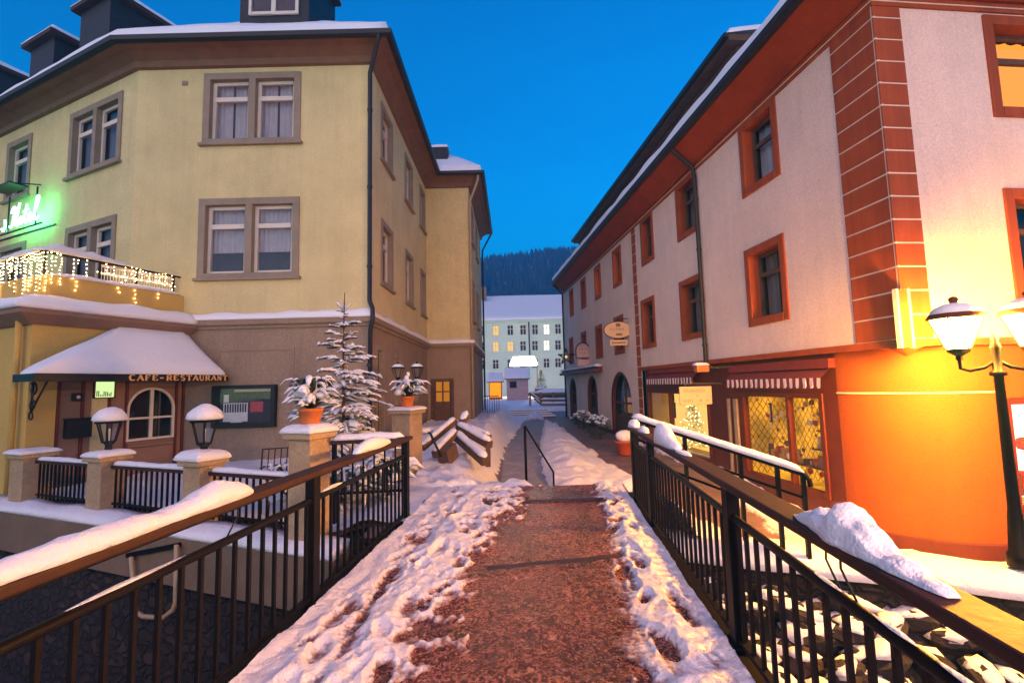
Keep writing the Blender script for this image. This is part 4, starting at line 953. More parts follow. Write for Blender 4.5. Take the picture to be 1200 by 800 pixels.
# serif lettering
GL = {
 'C': [('arc', .5, .5, .42, .5, 45, 315)], 'A': [('l', .08, 0, .5, 1, .6), ('l', .5, 1, .92, 0, 1.3), ('l', .25, .34, .74, .34, .5), ('s', .08, 0, .22), ('s', .9, 0, .25)],
 'F': [('l', .25, 0, .25, 1, 1.3), ('l', .25, .97, .85, .97, .6), ('l', .25, .52, .7, .52, .5), ('s', .25, 0, .3), ('v', .85, .97, -.2)],
 'E': [('l', .22, 0, .22, 1, 1.3), ('l', .22, .97, .85, .97, .6), ('l', .22, .52, .68, .52, .5), ('l', .22, .03, .88, .03, .6), ('v', .85, .97, -.2), ('v', .88, .03, .22)],
 '-': [('l', .15, .45, .85, .45, 1.0)],
 'R': [('l', .2, 0, .2, 1, 1.3), ('arc', .5, .74, .3, .25, 95, -95), ('l', .2, .98, .5, .98, .6), ('l', .2, .5, .5, .5, .5), ('l', .5, .5, .9, 0, 1.1), ('s', .2, 0, .28)],
 'S': [('arc', .5, .74, .3, .25, 30, 270), ('arc', .5, .26, .32, .26, 90, -150)],
 'T': [('l', .5, 0, .5, 1, 1.3), ('l', .08, .97, .92, .97, .6), ('v', .08, .97, -.2), ('v', .92, .97, -.2), ('s', .5, 0, .3)],
 'U': [('l', .2, 1, .2, .3, 1.3), ('arc', .5, .3, .3, .3, 180, 360), ('l', .8, .3, .8, 1, .6), ('s', .2, 1, .28), ('s', .8, 1, .24)],
 'N': [('l', .18, 0, .18, 1, .6), ('l', .18, 1, .82, 0, 1.3), ('l', .82, 0, .82, 1, .6), ('s', .18, 0, .24), ('s', .82, 1, .24)]}
def letter(mb, ch, org, ux, uz, w, h, st, nrm, th=.012):
    P = lambda x, y: org+ux*(x*w)+uz*(y*h)
    for g in GL[ch]:
        if g[0] == 'l': mb.beam(P(g[1], g[2]), P(g[3], g[4]), st*g[5], th, up=nrm)
        elif g[0] == 's': mb.beam(P(g[1]-g[3]*.6, g[2]), P(g[1]+g[3]*.6, g[2]), st*.5, th*1.02, up=nrm)
        elif g[0] == 'v': mb.beam(P(g[1], g[2]), P(g[1], g[2]+g[3]), st*.5, th*1.02, up=nrm)
        else:
            _, cx, cy, rx, ry, a, b = g; n = 12; q = [P(cx+rx*math.cos(R(a+(b-a)*k/n)), cy+ry*math.sin(R(a+(b-a)*k/n))) for k in range(n+1)]
            for k in range(n): mb.beam(q[k], q[k+1], st*(1.25 if .25 < k/n < .75 else .75), th, up=nrm)
mb = MB(); txt = 'CAFE-RESTAURANT'; x0 = asd.uz(151, 436, CO+.05)[0]; x1 = ca1+.03; ad = (x1-x0)/len(txt)
for k, ch in enumerate(txt): letter(mb, ch, asd.P(x0+k*ad+.01, zf-.108, CO+.054), asd.d, U, ad*(.86 if ch != '-' else .7), .112, .026, asd.n)
mb.build('lettering', 'gold', fas)

# neon hotel sign on the wing
nu0, nz0 = wing.uz(0, 265, .35); nu1, nz1 = wing.uz(54, 240, .35)
ns = thing('neon_sign', wing.P(nu1, nz1, .2), 'green glowing neon sign reading Hotel in script on the yellow wall', 'neon sign')
H_ = [[(0.02, .62), (.06, .80), (.12, .84), (.13, .70), (.10, .40), (.06, .12), (.02, .02), (-.02, .08)], [(.27, .95), (.24, .72), (.20, .40), (.18, .10), (.21, .02), (.26, .10)], [(.09, .45), (.16, .50), (.23, .50)],
      [(.26, .10), (.30, .26), (.35, .34), (.38, .28), (.37, .12), (.33, .04), (.29, .10), (.30, .24), (.37, .32), (.43, .30)], [(.52, .78), (.48, .50), (.45, .20), (.47, .05), (.52, .08), (.55, .15)], [(.42, .52), (.50, .56), (.57, .56)],
      [(.55, .15), (.62, .22), (.66, .32), (.63, .40), (.59, .32), (.59, .14), (.63, .04), (.70, .10), (.75, .22)], [(.75, .22), (.82, .52), (.88, .84), (.87, .98), (.82, .92), (.79, .60), (.78, .22), (.80, .05), (.85, .06), (.90, .14)]]
uw = (nu1-nu0); mbn = MB(); mbh = MB()
Hs = .70
for st in H_:
    pts_ = [wing.P(nu0+.55+x*1.75, nz1-.32+y*Hs, .32) for x, y in st]; fine = []
    for i in range(len(pts_)-1):
        p0 = pts_[max(i-1, 0)]; p1_ = pts_[i]; p2_ = pts_[i+1]; p3 = pts_[min(i+2, len(pts_)-1)]
        for k in range(4):
            t = k/4; fine.append(.5*((2*p1_)+(p2_-p0)*t+(2*p0-5*p1_+4*p2_-p3)*t*t+(3*p1_-p0-3*p2_+p3)*t**3))
    fine.append(pts_[-1]); mbn.tube(fine, .021, 6)
mbn.tube([wing.P(nu0+.02, nz1-.26, .32), wing.P(nu0+.12, nz1-.34, .32), wing.P(nu0+.24, nz1-.22, .32), wing.P(nu0+.20, nz1-.02, .32)], .021, 6)
mbn.build('neon_tube', 'neon', ns, smooth=True)
wing.box(mbh, nu0-3.2, nu0+2.3, nz1-.45, nz1-.42, .29, .33); wing.box(mbh, nu0-3.2, nu0+2.3, nz1-.40, nz1-.37, .0, .04)
for u in (nu0-1.5, nu0+.2, nu0+1.8): wing.box(mbh, u, u+.04, nz1-.42, nz1+.7, .245, .275)
mbh.beam(wing.P(nu0+.3, nz1+.95, .0), wing.P(nu0+.3, nz1+.75, .7), .03, .03); mbh.beam(wing.P(nu0+1.3, nz1+.95, .0), wing.P(nu0+1.3, nz1+.75, .7), .03, .03); wing.box(mbh, nu0+.2, nu0+1.4, nz1+.74, nz1+.78, .3, .7)
mbh.build('bracket', 'metal_dark', ns)

# menu case
m0, m1 = front.uz(252, 475)[0], front.uz(325, 475)[0]; mz0, mz1 = .80, 1.80
mc = thing('menu_case', front.P(m0, mz0, .1), 'dark framed glass menu case on the hotel ground floor wall', 'display case')
mb = MB()
for q in ((m0, m1, mz0, mz0+.10), (m0, m1, mz1-.08, mz1), (m0, m0+.16, mz0+.10, mz1-.08), (m1-.10, m1, mz0+.10, mz1-.08)): front.box(mb, *q, -.0, .14)
mb.build('frame', 'metal_dark', mc, bevel=.008)
mb = MB(); front.box(mb, m0+.16, m1-.10, mz0+.10, mz1-.08, .003, .02); mb.build('backing', 'room_dark', mc)
mb = MB(); front.box(mb, m0+.22, m0+.80, mz0+.14, mz0+.58, .021, .035); front.box(mb, m0+.40, m0+.68, mz0+.12, mz0+.34, .036, .045); front.box(mb, m0+.22, m0+.34, mz0+.60, mz0+.78, .021, .03); mb.build('menu_sheet', 'paper', mc)
mb = MB(); front.box(mb, m0+.86, m0+1.16, mz0+.36, mz0+.60, .021, .03); mb.build('red_notice', 'paper_red', mc)
mb = MB()
for k in range(9): front.box(mb, m0+.25+k*.06, m0+.29+k*.06, mz0+.36, mz0+.56, .0355, .0365)
for k in range(4): front.box(mb, m0+.88+.07*k, m0+.93+.07*k, mz0+.15+.03*(k % 2), mz0+.27, .021, .03)
mb.build('printed_lines', 'ink', mc)
mb = MB(); front.box(mb, m0+.5, m1-.14, mz1-.16, mz1-.10, .03, .08); mb.build('strip_lamp', 'copper_pale', mc)
mb = MB(); mb.quad(front.P(m0+.16, mz0+.1, .11), front.P(m1-.1, mz0+.1, .11), front.P(m1-.1, mz1-.08, .11), front.P(m0+.16, mz1-.08, .11)); mb.build('glass', 'glass', mc)

# ------------------------------------------------------------------ terrace wall, fence, pillars
FEN = Wall((FEN0.x-1.4*FD.x, FEN0.y-1.4*FD.y), (FEN0.x+6.35*FD.x, FEN0.y+6.35*FD.y))
FE2 = [FEN.p.xy-FEN.d.xy*14, FEN.p.xy+FEN.d.xy*FEN.len]
tw = thing('terrace_wall', FEN.P(3, -1, 0), 'plastered terrace wall over rubble masonry along the river', 'retaining wall')
mb = MB(); sweep(mb, FE2, [(.02, -.16), (.34, -.22), (.36, -.80), (.02, -.80)]); mb.build('plaster_band', 'concrete', tw, bevel=.01)
mb = MB(); sweep(mb, FE2, [(-.6, -.17), (.0195, -.17), (.0195, -3.2), (-.6, -3.2)]); mb.build('wall_core', 'rubble', tw)
mb = MB(); sweep(mb, FE2, [(.0196, -.86), (.20, -.92), (.30, -3.2), (.0196, -3.2)], step=.25, jit=[0, .05, 0, 0]); mb.build('rubble_face', 'rubble', tw)
mb = MB(); sweep(mb, [FEN.p.xy, FE2[1]], [(.03, -.155), (.345, -.212), (.36, -.16), (.30, -.10), (.15, -.07), (.03, -.06)], step=.12, jit=[0, 0, .02, .03, .04, .04], seed=4); mb.build('snow_cap', 'snow', tw, smooth=True)
for k in range(7):
    pass
def pillar(u, w_, z1, z0, label, cat='pillar', W=FEN, off=-.02, cap=True, group='stone pillars of the café terrace', hgt=.1, pos=None, seed=0):
    p = W.P(u, z0, off) if pos is None else V(pos); ang = math.atan2(W.d.y, W.d.x)
    t = thing('terrace_pillar', p, label, cat, group)
    mb = MB(); mb.box(p+V((0, 0, (z1-z0)/2)), (w_, w_, z1-z0), ang); mb.build('shaft', 'sandstone', t, bevel=.012)
    if cap: 
        mb = MB(); mb.box(p+V((0, 0, z1-z0+.035)), (w_+.10, w_+.10, .07), ang); mb.build('cap_stone', 'sandstone', t, bevel=.012)
    h = w_/2+.06; d, n = V((math.cos(ang), math.sin(ang), 0)), V((-math.sin(ang), math.cos(ang), 0)); q = p+V((0, 0, z1-z0+(.071 if cap else .001)))
    mb = MB(); snow_quad(mb, q-d*h-n*h, q+d*h-n*h, q+d*h+n*h, q-d*h+n*h, hgt, 10, 10, seed, .1, .1, amp=.35, over=.03); mb.build('snow_cap', 'snow', t, smooth=True)
    return t, q
uu = lambda px, py: FEN.uz(px, py)[0]
P1u, P2u, P3u = uu(37, 530), uu(125, 532), uu(237, 540)
pillar(P1u, .42, .62, -.85, 'square sandstone pillar with thin snow cap beside the orange annex corner', seed=1, hgt=.07)
_, q2 = pillar(P2u, .36, .64, -.75, 'sandstone pillar carrying the snow capped lantern before the lit notice', seed=2, hgt=.09)
_, q3 = pillar(P3u, .34, .66, -.2, 'sandstone pillar carrying the snow capped lantern before the menu case', seed=3, hgt=.12)
PPu = uu(365, 510)
_, q4 = pillar(PPu, .34, 1.06, -.5, 'taller sandstone pillar holding the orange flower pot at the bridge railing', seed=4, hgt=.10, off=.02)
_, q5 = pillar(0, .40, 1.16, -.1, 'sandstone pillar with small snow laden pot between bridge and lane', pos=(-2.0, 9.05, -.1), seed=5, hgt=.07)
def fence_panel(ua, ub, label, z0=-.08, z1=.53, snow_h=.06):
    t = thing('terrace_fence', FEN.P((ua+ub)/2, z0, 0), label, 'fence', 'low iron fence panels of the café terrace')
    mb = MB(); FEN.box(mb, ua, ub, z1, z1+.05, -.06, .04); mb.build('top_rail', 'rail_wood', t, bevel=.006)
    mb = MB(); FEN.box(mb, ua, ub, z0+.07, z0+.10, -.025, .005); mb.build('bottom_rail', 'metal_rail', t)
    src = None; n = max(3, int((ub-ua)/.115))
    for k in range(n):
        u = ua+(ub-ua)*(k+.5)/n
        if src is None: mb = MB(); FEN.box(mb, u-.012, u+.012, z0+.02, z1-.001, -.022, .002); src = mb.build('baluster', 'metal_rail', t); us = u
        else: c = src.copy(); COL.objects.link(c); c.parent = t; c.location = FEN.d*(u-us)
    mb = MB(); snow_ridge(mb, [FEN.P(ua+.02, z1+.05, -.01), FEN.P(ub-.02, z1+.05, -.01)], .06, snow_h, ua, amp=.25, taper=.08); mb.build('snow_cap', 'snow', t, smooth=True)
fence_panel(P1u+.22, P2u-.19, 'iron fence panel between the annex corner pillar and the first lantern')
fence_panel(P2u+.19, P3u-.18, 'iron fence panel between the two lantern pillars')
fence_panel(P3u+.18, PPu-.18, 'iron fence panel between the second lantern and the pot pillar')
# rail from the pot pillar to the bridge post
t = thing('side_rail', (-1.9, 6, .2), 'short railing with flat snow cover joining pot pillar and bridge post', 'railing')
a = V((-2.27, 6.0, .99)); b = deck(-HW, 6.1, .99)
mb = MB(); mb.beam(a, b, .10, .045); mb.build('handrail', 'rail_wood', t, bevel=.006)
mb = MB(); mb.beam(a-V((0, 0, .62)), b-V((0, 0, .62)), .03, .03); mb.build('bottom_rail', 'metal_rail', t)
mb = MB()
for z_ in (0,): mb.box(a+V((.04, 0, -.5)), (.05, .05, .95))
mb.build('post', 'metal_rail', t)
for k in range(1, 7): mb = MB(); p = a.lerp(b, k/7); mb.box(p-V((0, 0, .32)), (.018, .018, .60)); mb.build('baluster', 'metal_rail', t)
mb = MB(); snow_ridge(mb, [a+V((0, 0, .024)), b+V((0, 0, .024))], .085, .075, 3, amp=.15, taper=.06); mb.build('snow_cap', 'snow', t, smooth=True)

def pillar_lantern(q, label, seed, sc_=1.0, col='metal_dark'):
    t = thing('pillar_lantern', q+V((0, 0, -.02)), label, 'lantern', 'snow capped lanterns on the café terrace pillars'); q = t.location.copy(); s = sc_
    mb = MB(); mb.lathe(q, [(.09*s, 0), (.085*s, .05*s), (.05*s, .09*s), (.045*s, .18*s), (.08*s, .22*s)], 10); mb.build('stem', col, t, smooth=True)
    mb = MB()
    for k in range(6):
        a = k*math.pi/3; d = V((math.cos(a), math.sin(a), 0)); mb.tube([q+d*.085*s+V((0, 0, .22*s)), q+d*.16*s+V((0, 0, .52*s))], .012*s, 5)
    mb.lathe(q, [(.05*s, .215*s), (.095*s, .22*s), (.10*s, .24*s), (.05*s, .245*s)], 6); mb.lathe(q, [(.05*s, .515*s), (.19*s, .515*s), (.20*s, .54*s), (.05*s, .56*s)], 6); mb.build('frame', col, t)
    mb = MB(); mb.lathe(q, [(.083*s, .245*s), (.155*s, .515*s)], 6); mb.build('glass', 'glass', t)
    mb = MB(); mb.lathe(q, [(.012*s, .24*s), (.018*s, .42*s), (.002, .44*s)], 8); mb.build('candle', 'white_paint', t)
    mb = MB(); mb.lathe(q, [(.20*s, .545*s), (.16*s, .60*s), (.03*s, .68*s), (.001, .685*s)], 6); mb.build('hood', col, t)
    mb = MB(); mb.lathe(q, [(.20*s, .55*s), (.225*s, .575*s), (.205*s, .64*s), (.14*s, .71*s), (.06*s, .755*s), (.001, .765*s)], 18); mb.v = [p+V((0, 0, .03*noise.noise(p*6+V((seed, 0, 0))))) if p.z > q.z+.6*s else p for p in mb.v]; mb.build('snow_cap', 'snow', t, smooth=True)
    return t
pillar_lantern(q2, 'unlit black lantern with pointed snow cap in front of the lit notice', 1)
pillar_lantern(q3, 'unlit black lantern with rounded snow cap in front of the menu case', 2.3, 1.02)

# steel hoop ladder on the bank wall below the bridge
t = thing('grab_hoop', (-2.6, 5.1, -1), 'pale steel hoop handle hanging on the rubble wall by the bridge', 'handle')
HP = lambda px, py, o=.42: FEN.P(*FEN.uz(px, py, o), o)
mb = MB(); mb.tube([HP(207, 634, .2), HP(207, 640), HP(206, 705), HP(203, 714), HP(192, 723), HP(168, 722), HP(160, 716), HP(156, 680), HP(154, 655), HP(154, 648, .2)], .03, 8); mb.build('tube', 'copper_pale', t, smooth=True)
mb = MB(); mb.beam(HP(150, 650, .36), HP(211, 638, .36), .06, .06); mb.build('bracket', 'metal_rail', t)
# ------------------------------------------------------------------ pots, snowy plants, young spruce
def pot(mbx, c, r, h, n=18):
    mbx.lathe(c, [(r*.72, 0), (r*.78, .02), (r, h*.82), (r*1.07, h*.83), (r*1.09, h), (r*.95, h), (r*.9, h*.9)], n)
def snowy_plant(root, c, rad, hgt, n, seed, leaf='leaf_dark', lump=1.0):
    rr = random.Random(seed); mbl = MB(); mbs = MB()
    for i in range(n):
        a = rr.random()*6.283; L_ = rad*(.5+.6*rr.random()); up = hgt*(.15+.9*rr.random()); d = V((math.cos(a), math.sin(a), 0))
        pts_ = [c+d*(L_*t)+V((0, 0, up*math.sin(t*2.3)*1.05)) for t in (0, .2, .4, .6, .8, 1)]
        r_ = d.cross(V((0, 0, 1))); w_ = [.008, .02, .028, .026, .018, .004]
        for k in range(5): mbl.quad(pts_[k]-r_*w_[k]*1.3, pts_[k]+r_*w_[k]*1.3, pts_[k+1]+r_*w_[k+1]*1.3, pts_[k+1]-r_*w_[k+1]*1.3)
        if rr.random() < .62:
            s0 = rr.choice((1, 2, 2)); snow_ridge(mbs, [p+V((0, 0, .004)) for p in pts_[s0:]], .021*lump*(.5+.9*rr.random()), .030*lump*(.5+.9*rr.random()), i, step=.05, amp=.4, taper=.06, n=6)
    for i in range(int(n*.14)):
        a = rr.random()*6.283; q = rr.random()**.5*rad*.65; p = c+V((math.cos(a)*q, math.sin(a)*q, hgt*(.45+.55*rr.random())*(1-q/rad*.6)))
        mbs.blob(p, (.05*lump*(.7+rr.random()), .045*lump*(.7+rr.random()), .035*lump*(.7+rr.random())), i, .35, 8, 5)
    mbl.build('leaves', leaf, root); mbs.build('snow_load', 'snow', root, smooth=True)
t = thing('potted_plant', q4+V((0, 0, .02)), 'orange flower pot with bushy snow laden plant on the taller pillar', 'potted plant')
pc = q4+V((0, 0, .05)); mb = MB(); pot(mb, pc, .135, .24); mb.build('pot', 'terracotta', t, smooth=True)
snowy_plant(t, pc+V((0, 0, .22)),   .38, .36, 95, 4, lump=1.25)
t = thing('potted_plant', q5+V((0, 0, .02)), 'small orange pot overgrown by drooping snowy plant on the pillar toward the lane', 'potted plant')
pc = q5+V((0, 0, .03)); mb = MB(); pot(mb, pc, .13, .22); mb.build('pot', 'terracotta', t, smooth=True)
snowy_plant(t, pc+V((0, 0, .2)), .42, .28, 85, 9, lump=1.35)
mb = MB(); mb.tube([pc+V((0, 0, .2)), pc+V((.02, 0, .62))], .012, 5); mb.build('stem', 'bark', t)
mb = MB(); [mb.blob(pc+V((.02+.03*math.sin(k*2.1), 0, .42+.07*k)), (.07-.012*k, .06-.01*k, .05), k, .4) for k in range(4)]; mb.build('snow_load', 'snow', t, smooth=True)

def spruce(base, h, spread, seed, label, name='young_spruce'):
    t = thing(name, base, label, 'tree'); rr = random.Random(seed)
    mb = MB(); mb.tube([base, base+V((.01, 0, h*.35)), base+V((-.01, .01, h*.7)), base+V((.01, 0, h))], [.035, .027, .015, .004], 7); mb.build('trunk', 'bark', t, smooth=True)
    mbl = MB(); mbb = MB(); mbs = MB(); nl = 15
    def twig(p, d, L_, lv, w):
        n = 5; pts_ = []
        for k in range(n+1):
            s = k/n; pts_.append(p+d*(L_*s)+V((0, 0, (-.30*s*s+.10*s)*L_*(1 if lv == 0 else .6))))
        mbb.tube(pts_, [.008*(1-.7*k/n)*(1 if lv == 0 else .6) for k in range(n+1)], 4)
        r_ = d.cross(V((0, 0, 1))).normalized()
        m = max(4, int(L_/.014))
        for i in range(m):
            s = .12+.88*i/m; b = p+d*(L_*s)+V((0, 0, (-.30*s*s+.10*s)*L_*(1 if lv == 0 else .6)))
            for sg in (-1, 1):
                nd = (d*.55+r_*sg*(.75+.3*rr.random())+V((0, 0, rr.uniform(-.35, .25)))).normalized(); q = b+nd*w*(.7+.5*rr.random())
                mbl.add([b-d*.0055, b+d*.0055, q], [(0, 1, 2)])
        if rr.random() < .92: snow_ridge(mbs, [x+V((0, 0, .006)) for x in pts_[1:]], .018*rr.uniform(.8, 1.8), .026*rr.uniform(.7, 1.7), seed+L_*31+p.z*17, step=.04, amp=.7, taper=.05, n=6)
        return pts_
    for l in range(nl):
        f = l/(nl-1); z = h*(.10+.78*f); Lb = spread*(1-f)**.8*1.0+.12; nb = 8 if f < .7 else 6
        for b in range(nb):
            a = b*6.283/nb+l*1.1+rr.uniform(-.45, .45); tilt = -.22+.55*f+rr.uniform(-.16, .2); d = V((math.cos(a), math.sin(a), tilt)).normalized(); L_ = Lb*rr.uniform(.45, 1.2)
            pts_ = twig(base+V((0, 0, z+rr.uniform(-.075, .075))), d, L_, 0, .042)
            for k in range(0, 5):
                if L_ > .2:
                    for sg in (-1, 1):
                        r_ = d.cross(V((0, 0, 1))).normalized(); dd = (d*.75+r_*sg*.7+V((0, 0, -.05))).normalized(); twig(pts_[k] if k < 5 else pts_[3].lerp(pts_[4], .5), dd, L_*.52*(1.1-k/7)*rr.uniform(.6, 1.2), 1, .036)
    for k in range(4):
        a = k*1.57+.4; twig(base+V((0, 0, h*.90)), V((math.cos(a)*.55, math.sin(a)*.55, .8)).normalized(), .22, 1, .02)
    twig(base+V((0, 0, h*.9)), V((.02, 0, 1)), h*.11, 1, .02)
    mbl.build('needles', 'needles', t); mbb.build('branches', 'bark', t); mbs.build('snow_load', 'snow', t, smooth=True)
tb = atY(402, 520, 7.6); tb.z = -.1
th_ = atY(402, 343, 7.6).z+.1
spruce(tb, th_, 1.02, 3, 'young snow laden spruce behind the orange flower pot, taller than the pillars')
# low snowy shrubs on the terrace by the pot pillar
for k, (px, py, Y, r_, h_, sd, lab) in enumerate(((338, 515, 6.9, .42, .42, 21, 'low snow laden shrub at the menu case side of the pot pillar'), (455, 540, 7.4, .5, .40, 27, 'low snow laden shrub behind the short side rail'), (428, 525, 7.1, .45, .35, 33, 'snowy shrub at the foot of the young spruce'))):
    p = atY(px, py, Y); p.z = -.08; t = thing('snowy_shrub', p, lab, 'shrub'); mb = MB(); mb.tube([p, p+V((0, 0, .3))], .02, 5); mb.build('stem', 'bark', t); snowy_plant(t, p+V((0, 0, .25)), r_, h_, 85, sd, 'needles', 1.3)
# snowed-in garden chair behind the fence
c = atY(322, 585, 6.75); c.z = -.06
t = thing('garden_chair', c, 'metal garden chair buried in snow behind the fence by the pot pillar', 'chair')
mb = MB(); mb.box(c+V((0, 0, .42)), (.42, .42, .03), .4); mb.build('seat', 'metal_dark', t)
ca, sa = math.cos(.4), math.sin(.4)
for sx in (-1, 1):
    for sy in (-1, 1):
        mb = MB(); p = c+V((ca*.18*sx-sa*.18*sy, sa*.18*sx+ca*.18*sy, 0)); mb.tube([p, p+V((0, 0, .41))], .012, 6); mb.build('leg', 'metal_dark', t)
mb = MB(); a = c+V((-ca*.2-sa*.2, -sa*.2+ca*.2, .43)); b = c+V((ca*.2-sa*.2, sa*.2+ca*.2, .43))
mb.tube([a, a+V((0, .05, .45)), b+V((0, .05, .45)), b], .013, 6); [mb.tube([a.lerp(b, k/5), a.lerp(b, k/5)+V((0, .05, .44))], .008, 5) for k in range(1, 5)]; mb.build('backrest', 'metal_dark', t)
mb = MB(); d1 = V((ca*.22, sa*.22, 0)); d2 = V((-sa*.22, ca*.22, 0)); q = c+V((0, 0, .435)); snow_quad(mb, q-d1-d2, q+d1-d2, q+d1+d2, q-d1+d2, .16, 8, 8, 2, .12, .12); mb.build('snow_cap', 'snow', t, smooth=True)

# ------------------------------------------------------------------ lane side: plank ridge, hand rail, ramp rail
t = thing('plank_ridge', (-1, 10, -.2), 'weathered planks leaning in a ridge under snow beside the hotel lane corner', 'planks')
G = lambda px, py, Y: atY(px, py, Y)
def plank(pa, pb, w_, h_, snow=.07, name='plank'):
    mb = MB(); mb.beam(pa, pb, w_, h_); o = mb.build(name, 'planks', t, bevel=.006)
    if snow:
        mb = MB(); snow_ridge(mb, [pa+V((0, 0, h_/2)), pb+V((0, 0, h_/2))], w_*.62, snow, pa.x*9, amp=.3, taper=.1); mb.build('snow_cap', 'snow', o, smooth=True)
plank(G(494, 525, 9.9), G(533, 493, 10.9), .12, .12); plank(G(509, 533, 9.6), G(534, 507, 10.4), .12, .14)
plank(G(537, 500, 10.9), G(574, 521, 9.9), .15, .14, .09); plank(G(535, 511, 10.5), G(569, 541, 9.4), .15, .16, .09); plank(G(549, 502, 10.9), G(574, 512, 10.3), .10, .10, .06)
plank(G(519, 537, 9.6), G(530, 526, 9.9), .26, .30, 0); plank(G(541, 497, 11), G(547, 484, 11.2), .14, .12, .06); plank(G(572, 522, 9.9), G(572, 545, 9.5), .10, .10, 0)
mb = MB(); mb.tube([G(500, 506, 9.5), G(504, 507, 9.5), G(517, 535, 9.4)], .025, 6); mb.build('bar', 'metal_dark', t, smooth=True)
mb = MB(); mb.blob(G(497, 504, 9.5), (.14, .12, .06), 3, .3); mb.build('snow_cap', 'snow', t, smooth=True)
# metal stair hand rail
p0 = atY(617, 567, 8.0); p0.z = -.02; top = atY(615, 499, 8.0); e1 = atY(648.5, 553, 8.25); e0 = V((e1.x, e1.y, -.14))
t = thing('stair_handrail', p0, 'thin dark metal stair handrail bent down at its end', 'handrail')
mb = MB(); mb.tube([p0-V((0, 0, .2)), top], .022, 8); mb.build('post', 'metal_rail', t, smooth=True)
mb = MB(); mb.tube([top, top.lerp(e1, .06)+V((0, 0, .006)), e1, e0], .017, 8); mb.build('handrail', 'metal_rail', t, smooth=True)
# ramp railing with snow along the bank right of the bridge
RA, RB = V((1.72, 6.95, 1.10)), V((3.47, 5.72, .47))
RA = atY(745, 492, 7.1); RB = atY(943, 556, 5.9)
t = thing('ramp_railing', (RA.x, RA.y, 0), 'sloping railing with one continuous snow roll descending from the bridge to the riverside', 'railing')
rd = (RB-RA); E_ = lambda s, dz=0: RA+rd*s+V((0, 0, dz))
mb = MB(); mb.beam(E_(-.03), E_(1), .07, .04); mb.tube([E_(1), E_(1.02, -.04), E_(1.025, -.12)], .03, 8); mb.build('handrail', 'metal_rail', t)
mb = MB(); mb.beam(E_(0, -.28), E_(1, -.28), .025, .03); mb.beam(E_(0, -.55), E_(1, -.55), .025, .03); mb.build('middle_rail', 'metal_rail', t)
for s in (.0, .33, .66, .86, .99):
    mb = MB(); p = E_(s); mb.box((p.x, p.y, (p.z-.02-.75)/2+.0), (.045, .045, p.z-.02+.75)); mb.build('post', 'metal_rail', t)
mb = MB(); snow_ridge(mb, [E_(-.03, .02), E_(1.0, .02)], .06, .085, 3, amp=.12, taper=.1); mb.build('snow_cap', 'snow', t, smooth=True)

# ------------------------------------------------------------------ right bank: wall head, snow ledge, rocks
BL = [V((1.75, 7.05))+V((.0, .0)), V((2.1, 6.62)), V((8.5, 3.97)), V((30, -4.9))]
bk = thing('bank_wall', (5, 5, -1), 'stone bank wall with rounded snow ledge under the street lamp', 'retaining wall')
LN = [V((1.74, 6.74)), V((30, -4.95))]
mb = MB(); sweep(mb, LN, [(-.7, -1.15), (-.5, -.66), (.05, -.66), (.10, -1.0), (.35, -3.1), (-.7, -3.1)], step=.4, jit=[0, 0, .0, .03, 0, 0]); mb.build('masonry', 'rubble', bk)
mb = MB(); sweep(mb, [LN[0], LN[0].lerp(LN[1], .5)], [(-.75, -1.1), (.10, -.70), (.22, -.66), (.20, -.55), (.02, -.44), (-.30, -.43), (-.6, -.56), (-.75, -.72)], step=.1, jit=[0, .02, .05, .06, .07, .06, .05, .03], seed=6); mb.build('snow_cap', 'snow', bk, smooth=True)
rr = random.Random(8); protos = []
for k in range(6):
    mb = MB(); mb.blob((0, 0, 0), (.24+.05*(k % 3), .20, .15+.02*(k % 2)), k*3.3, .55, 9, 6, freq=1.3); 
    t = thing('bank_rock', (0, 0, -9), 'snow capped rock of the dark stone slope below the bank wall', 'rock', 'rocks on the river bank slope'); t.location = (0, 0, 0)
    o = mb.build('stone', 'rock' if k % 3 else 'rock_brown', t)
    mb2 = MB(); mb2.blob((0, 0, .09), (.20+.05*(k % 3), .165, .075), k*5.1, .55, 10, 6, freq=1.8); mb2.build('snow_cap', 'snow', t, smooth=True); protos.append(t)
ln = (LN[1]-LN[0]).normalized(); nn = V((ln.y, -ln.x)); cnt = 0
for row in range(13):
    for c_ in range(20):
        s = -.25+c_*.34+rr.uniform(-.13, .13)+(row % 2)*.17; o = .22+row*.205+rr.uniform(-.08, .08); q = LN[0]+ln*s+nn*o
        if q.x < 1.6+.0857*(q.y-4): continue
        z = -1.0-row*.14+rr.uniform(-.07, .07)
        t = protos[cnt] if cnt < 6 else copy_tree(protos[rr.randrange(6)])
        t.location = (q.x, q.y, z); t.rotation_euler = (rr.uniform(-.35, .35), rr.uniform(-.35, .35), rr.random()*6.28); k = rr.uniform(.5, 1.0); t.scale = (k, k, k); cnt += 1
bank = MB()
P0 = [V((*(LN[0]+ln*s+nn*.1), -1.02)) for s in (-1.2, 9)]; P1 = [V((*(LN[0]+ln*s+nn*3.1), -2.95)) for s in (-1.2, 9)]
n = 30
for j in range(n):
    for i in range(n):
        f = lambda a, b: (P0[0].lerp(P0[1], a/n)).lerp(P1[0].lerp(P1[1], a/n), b/n)+V((0, 0, .06*noise.noise(V((a*.7, b*.7, 1)))))
        bank.quad(f(i, j), f(i+1, j), f(i+1, j+1), f(i, j+1))
tag(bank.build('bank_slope', 'rock', smooth=True), kind='structure', label='dark earth slope under the bank rocks', cat='slope')

